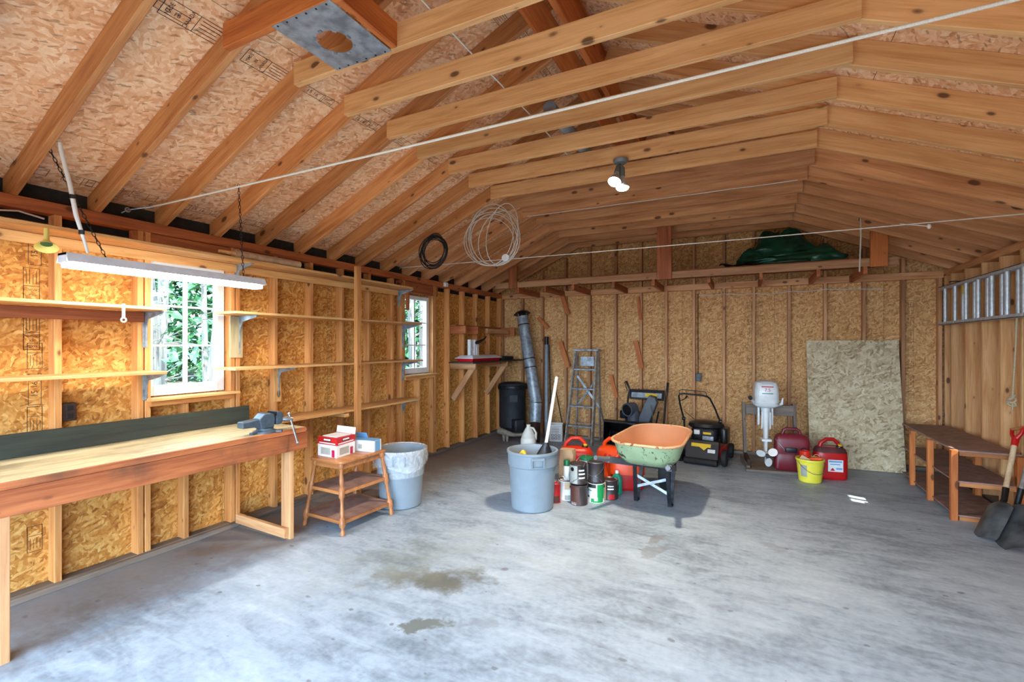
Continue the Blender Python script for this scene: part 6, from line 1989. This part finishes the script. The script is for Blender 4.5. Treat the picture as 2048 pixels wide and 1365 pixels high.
MB().prism([(0.0, 0.0), (0.05, 0.0), (0.025, 0.035)], (-0.03, -0.1035, 0.11), (1, 0, 0), (0, 0, 1), (0, -0.002, 0)).build('hazard_mark', 'label_red', jc_, False)

# ---- yellow bucket with cups
yb = away(onz(1620, 968, 0), 0.115)
bk = thing('bucket', 'yellow plastic bucket with wire handle and torn label', 'bucket', yb)
MB().lathe([(0.105, 0), (0.112, 0.008), (0.135, 0.235), (0.143, 0.24), (0.143, 0.262), (0.133, 0.262), (0.128, 0.235), (0.105, 0.012)], yb, seg=36, cap1=True).build('pail', 'yellow_plastic', bk, smooth=35)
MB().tube([yb + V((0.143 * math.cos(0.5 + t), 0.143 * math.sin(0.5 + t) - 0.02 * math.sin(t), 0.235 - 0.13 * math.sin(-t * 1.0))) for t in [-PI * i / 14 for i in range(15)]], 0.003, 6).build('handle', 'steel', bk, smooth=60)
a0 = -2.45
MB().rings([[yb + V(((0.113 + 0.022 * z / 0.235 + 0.001) * math.cos(a0 + 0.55 * i / 5), (0.113 + 0.022 * z / 0.235 + 0.001) * math.sin(a0 + 0.55 * i / 5), z)) for i in range(6)] for z in (0.07, 0.20)], closed=False).build('label', 'label_grey', bk)
cp_ = thing('cup', 'bright orange plastic cup standing in the yellow bucket', 'cup', yb + V((-0.03, 0.02, 0.1)))
MB().lathe([(0.052, 0.03), (0.056, 0.33), (0.05, 0.335), (0.045, 0.05)], yb + V((-0.045, 0.03, 0)), seg=24).build('cup', 'red_orange_plastic', cp_, smooth=40)
pl = thing('plastic_scraper', 'flat tan-orange scraper sticking out of the yellow bucket', 'scraper', yb + V((0, 0, 0.2)))
MB().boxc(yb + V((-0.065, -0.055, 0.245)), (0.09, 0.006, 0.09), Matrix.Rotation(0.5, 3, 'Y') @ Matrix.Rotation(0.3, 3, 'X')).build('blade', 'label_tan', pl)
rg2 = thing('cleaning_brush', 'orange brush head with wire loop in the yellow bucket', 'brush', yb + V((0.06, 0, 0.2)))
MB().boxc(yb + V((0.05, -0.02, 0.262)), (0.12, 0.05, 0.03), Matrix.Rotation(-0.1, 3, 'Y')).build('head', 'orange_plastic', rg2, bevel=0.006)
MB().tube([yb + V((0.03 + 0.03 * math.cos(t) + 0.03, -0.03, 0.285 + 0.03 * math.sin(t))) for t in [PI * i / 8 for i in range(9)]], 0.003, 6).build('wire', 'rope_tan', rg2)

# ---- loose OSB sheet leaning on the back wall
ls = thing('loose_panel', 'pale loose chipboard sheet leaning against the back wall studs', 'panel', (1.2, 7.15, 0))
b0, b1 = V((0.715, 7.09, 0.004)), V((1.70, 7.14, 0.004))
t0 = V((0.735, 7.36, 1.60))
ux = (b1 - b0).normalized()
uy = (t0 - b0 - ux * (t0 - b0).dot(ux)).normalized()
ob_ = MB().box(0, (b1 - b0).length, 0, 1.625, -0.011, 0).build('sheet', 'osb_sheet')
mm = Matrix((ux, uy, ux.cross(uy))).transposed().to_4x4()
mm.translation = b0
ob_.matrix_basis = mm
attach(ob_, ls, True)

# ---- low shelf bench at the right wall
rbn = thing('plant_stand', 'low three-tier stand with brown boards and orange wooden legs', 'shelf stand', (1.83, 6.3, 0))
X0, X1, Y0, Y1 = 1.63, 2.07, 5.46, 7.05
for (z, t) in ((0.605, 0.014), (0.335, 0.012), (0.035, 0.012)):
    MB().box(X0 + 0.01, X1, Y0 + 0.01, Y1, z, z + t).build('shelf', 'brown_board', rbn)
    for y in (Y0 + 0.02, 6.05, 6.62, Y1 - 0.02):
        board('rail', (X0 + 0.04, y, z - 0.018), (X1 - 0.02, y, z - 0.018), 0.036, 0.03, 'stain_wood_flat', rbn)
for y in (Y0, 6.06, 6.63):
    board('leg', (X0, y, 0), (X0, y, 0.60 if y != Y0 else 0.62), 0.05, 0.042, 'orange_wood', rbn, wdir=(1, 0, 0))
for y in (Y0 + 0.02, 6.3, Y1 - 0.03):
    board('leg', (X1 - 0.01, y, 0), (X1 - 0.01, y, 0.60), 0.05, 0.07, 'orange_wood', rbn, wdir=(1, 0, 0))


# ---- shovels leaning at the right edge
def shovel(label, tip, mid, top, grip_mat, hmat, side, name='digging_shovel'):
    tip, mid, top = V(tip), V(mid), V(top)
    o = thing(name, label, 'shovel', (tip.x, tip.y, 0))
    d = (mid - tip).normalized()
    s_ = (V(side) - d * V(side).dot(d)).normalized()
    n = d.cross(s_).normalized()
    Lb = (mid - tip).length
    rings = []
    for (t, w, c) in ((0.0, 0.115, 0.02), (0.08, 0.125, 0.025), (0.5, 0.13, 0.04), (0.85, 0.125, 0.045), (0.93, 0.09, 0.03), (1.0, 0.03, 0.012)):
        pts = [tip + d * (Lb * t) + s_ * (w * q_) + n * (c * (q_ * q_ - 1)) for q_ in (-1, -0.7, -0.35, 0, 0.35, 0.7, 1)]
        rings.append(pts + [p - n * 0.004 for p in reversed(pts)])
    MB().rings(rings).build('blade', 'dark_paint_blade', o, smooth=50)
    MB().tube([mid - d * 0.06 - n * 0.012, mid + d * 0.02, mid + (top - mid) * 0.22], [0.014, 0.021, 0.022], 12).build('socket', 'black_paint', o, smooth=50)
    MB().tube([mid + (top - mid) * 0.2, top], 0.019, 12).build('shaft', hmat, o, smooth=50)
    if grip_mat:
        e = (top - mid).normalized()
        g = MB()
        g.tube([top - e * 0.06, top + e * 0.01], [0.022, 0.026], 10)
        for q_ in (-1, 1):
            g.tube([top, top + e * 0.05 + s_ * (0.045 * q_), top + e * 0.11 + s_ * (0.055 * q_)], [0.02, 0.014, 0.013], 8)
        g.build('grip', grip_mat, o, smooth=50)
        MB().tube([top + e * 0.105 + s_ * -0.06, top + e * 0.105 + s_ * 0.06], 0.014, 10).build('crossbar', 'stain_wood_flat', o, smooth=50)
    return o


plain('dark_paint_blade', (88, 92, 94), 0.36, 0.3, noise=0.4, nscale=9)
wood('pale_handle', (200, 172, 136), (170, 138, 100), axis='z', knots=False, var=0.1)
# first: red D grip; blade edge on the floor
shovel('square shovel with a red grip and tan shaft leaning by the stand', (1.69, 5.04, 0.0), onx(2006, 1005, 1.85), onx(2031, 880, 2.02), 'red_plastic', 'pale_handle', (0.12, -1, 0.0))
shovel('dusty black square shovel with a pale shaft leaning in front of the red-gripped one', (1.77, 4.83, 0.0), onx(2034, 1012, 1.94), onx(2076, 850, 2.07), None, 'grey_wood', (0.12, -1, 0))

# ---- aluminium extension ladder hung on the right wall
ld = thing('extension_ladder', 'aluminium extension ladder hung sideways on the stud wall', 'ladder', (2.08, 6.0, 1.75))
ZA, ZB = 1.785, 2.225
for (x, y0, y1, zo) in ((2.045, 4.3, 7.26, 0.0), (2.085, 4.3, 7.05, 0.0)):
    for z in (ZA, ZB):
        m = MB()
        m.box(x - 0.016, x + 0.016, y0, y1, z - 0.004, z + 0.004)
        m.box(x - 0.016, x - 0.012, y0, y1, z - 0.03 if z == ZB else z - 0.004, z + 0.004 if z == ZB else z + 0.03)
        m.box(x + 0.012, x + 0.016, y0, y1, z - 0.03 if z == ZB else z - 0.004, z + 0.004 if z == ZB else z + 0.03)
        m.build('rail', 'aluminium', ld, bevel=0.001)
for x, st, n in ((2.045, 7.10, 10), (2.085, 6.72, 9)):
    for i in range(n):
        y = st - 0.29 * i
        rg1 = MB().tube([(x, y, ZA), (x, y, ZB)], 0.0185, 14).build('rung', 'aluminium', ld, smooth=40)
        if x > 2.06 and i == 0:
            MB().tube([(x, y, 2.10), (x, y, 2.20)], 0.0205, 14).build('tape', 'gold_tape', rg1, smooth=40)
for y in (4.8, 6.9):
    MB().tube([(2.13, y, ZB + 0.03), (2.06, y, ZB + 0.035), (2.02, y, ZB + 0.03)], 0.006, 6).build('hook', 'dark_steel', ld)

# ================================================================== OUTSIDE: FOREST BEHIND THE WINDOWS
def tree(label, x, y, r, h, seed, leaves=True, mat='leaf_green', lean=(0, 0), cz=3.0, crown=1.6, nleaf=900, group=None):
    rr = random.Random(seed)
    o = thing('forest_tree', label, 'tree', (x, y, -0.15), 0, group)
    pts, rs = [], []
    for i in range(9):
        t = i / 8
        pts.append((x + lean[0] * t + 0.08 * math.sin(seed + t * 4), y + lean[1] * t + 0.06 * math.cos(seed * 2 + t * 5), -0.2 + h * t))
        rs.append(r * (1.25 - 0.25 * min(1, t * 8)) * (1 - 0.65 * t))
    MB().tube(pts, rs, 12).build('trunk', 'trunk_bark', o, smooth=60)
    br = MB()
    for k in range(9):
        t = rr.uniform(0.10, 0.6)
        c = V(pts[int(t * 8)])
        a = rr.uniform(0, 6.28)
        d = V((math.cos(a), math.sin(a), rr.uniform(-0.1, 0.5)))
        Lb = rr.uniform(0.6, 1.3)
        br.tube([c, c + d * (Lb * 0.5) + V((0, 0, 0.05)), c + d * Lb + V((0, 0, rr.uniform(-0.1, 0.2)))], [r * 0.13, r * 0.09, 0.004], 5)
    br.build('branches', 'trunk_bark', o, smooth=60)['kind'] = 'stuff'
    if leaves:
        m = MB()
        for k in range(nleaf):
            u = rr.gauss(0, 0.5), rr.gauss(0, 0.5), rr.gauss(0, 0.55)
            c = V((x + lean[0] * 0.5 + u[0] * crown, y + lean[1] * 0.5 + u[1] * crown, max(0.3, cz + u[2] * crown)))
            c.x = min(c.x, -5.3 - rr.random())
            s_ = rr.uniform(0.03, 0.075)
            q_ = Euler((rr.uniform(-0.9, 0.9), rr.uniform(-0.9, 0.9), rr.uniform(0, 6.28))).to_matrix()
            m._add([c + q_ @ V(p) * s_ for p in ((-1, 0, 0), (-0.2, -0.55, 0.06), (1, 0, -0.1), (-0.2, 0.55, 0.06))], [(0, 1, 2, 3)])
        m.build('foliage', mat, o)
    return o


GR = 'trees of the wood outside the windows'
spec = []
for wi, (wx, wy) in enumerate(((-4.0, 2.19), (-4.0, 5.05))):
    base = math.atan2(wy, wx)
    rr = random.Random(20 + wi)
    for k in range(11):
        a = base + rr.uniform(-0.16, 0.16)
        dist = (8.5, 9.5, 10.5, 11.5, 12.5, 14, 15, 16.5, 18, 20, 22)[k] + 3.0 * wi
        spec.append((math.cos(a) * dist, math.sin(a) * dist, rr.uniform(0.06, 0.19), rr.uniform(6, 9), rr.randint(0, 999), k))
for (x, y, r, h, sd_, k) in spec:
    tree(('slim' if r < 0.12 else 'thick') + '-trunked tree with ' + ('deep green' if k % 2 else 'pale green') + ' leaves in the wood outside', x, y, r, h, sd_, True, 'leaf_green' if k % 2 else 'leaf_green_pale', (random.uniform(-0.4, 0.4), random.uniform(-0.4, 0.4)), cz=2.6 + 0.2 * (k % 7), crown=1.7, nleaf=300, group=GR)
# the stout trunk close to the bench window, with its thinner neighbour
tq = ray(424, 690)
tq = tq * (7.6 / V((tq.x, tq.y, 0)).length)
tree('stout grey-barked tree close behind the window over the workbench', tq.x, tq.y, 0.11, 8, 5, True, 'leaf_green_pale', (0.25, 0.3), cz=4.4, crown=1.6, nleaf=700)
tq = ray(850, 690)
tq = tq * (12.0 / V((tq.x, tq.y, 0)).length)
tree('stout grey-barked tree close behind the far window', tq.x, tq.y, 0.12, 8, 6, True, 'leaf_green', (0.1, -0.1), cz=4.4, crown=1.6, nleaf=700)
# undergrowth fills the view between the trunks
rr = random.Random(77)
m = MB()
for k in range(4500):
    a = rr.uniform(1.85, 2.85)
    dist = rr.uniform(6.5, 26)
    c = V((math.cos(a) * dist, math.sin(a) * dist, 0))
    if c.x > -5.4:
        continue
    c.z = -0.1 + abs(rr.gauss(0, 0.25 + dist * 0.03))
    s_ = rr.uniform(0.025, 0.06)
    q_ = Euler((rr.uniform(-0.9, 0.9), rr.uniform(-0.9, 0.9), rr.uniform(0, 6.28))).to_matrix()
    m._add([c + q_ @ V(p) * s_ for p in ((-1, 0, 0), (-0.2, -0.55, 0.06), (1, 0, -0.1), (-0.2, 0.55, 0.06))], [(0, 1, 2, 3)])
tag(m.build('undergrowth', 'leaf_green'), 'low green undergrowth on the forest floor outside the windows', 'undergrowth', kind='stuff')
m = MB()
for k in range(26000):
    a = rr.uniform(1.75, 2.95)
    dist = rr.uniform(24, 30)
    c = V((math.cos(a) * dist, math.sin(a) * dist, rr.uniform(-0.2, 9.5)))
    s_ = rr.uniform(0.16, 0.4)
    q_ = Euler((rr.uniform(-1.2, 1.2), rr.uniform(-1.2, 1.2), rr.uniform(0, 6.28))).to_matrix()
    m._add([c + q_ @ V(p) * s_ for p in ((-1, 0, 0), (-0.2, -0.55, 0.06), (1, 0, -0.1), (-0.2, 0.55, 0.06))], [(0, 1, 2, 3)])
tag(m.build('forest_foliage', 'leaf_green'), 'dense green foliage of the wood far beyond the windows', 'foliage', kind='stuff')
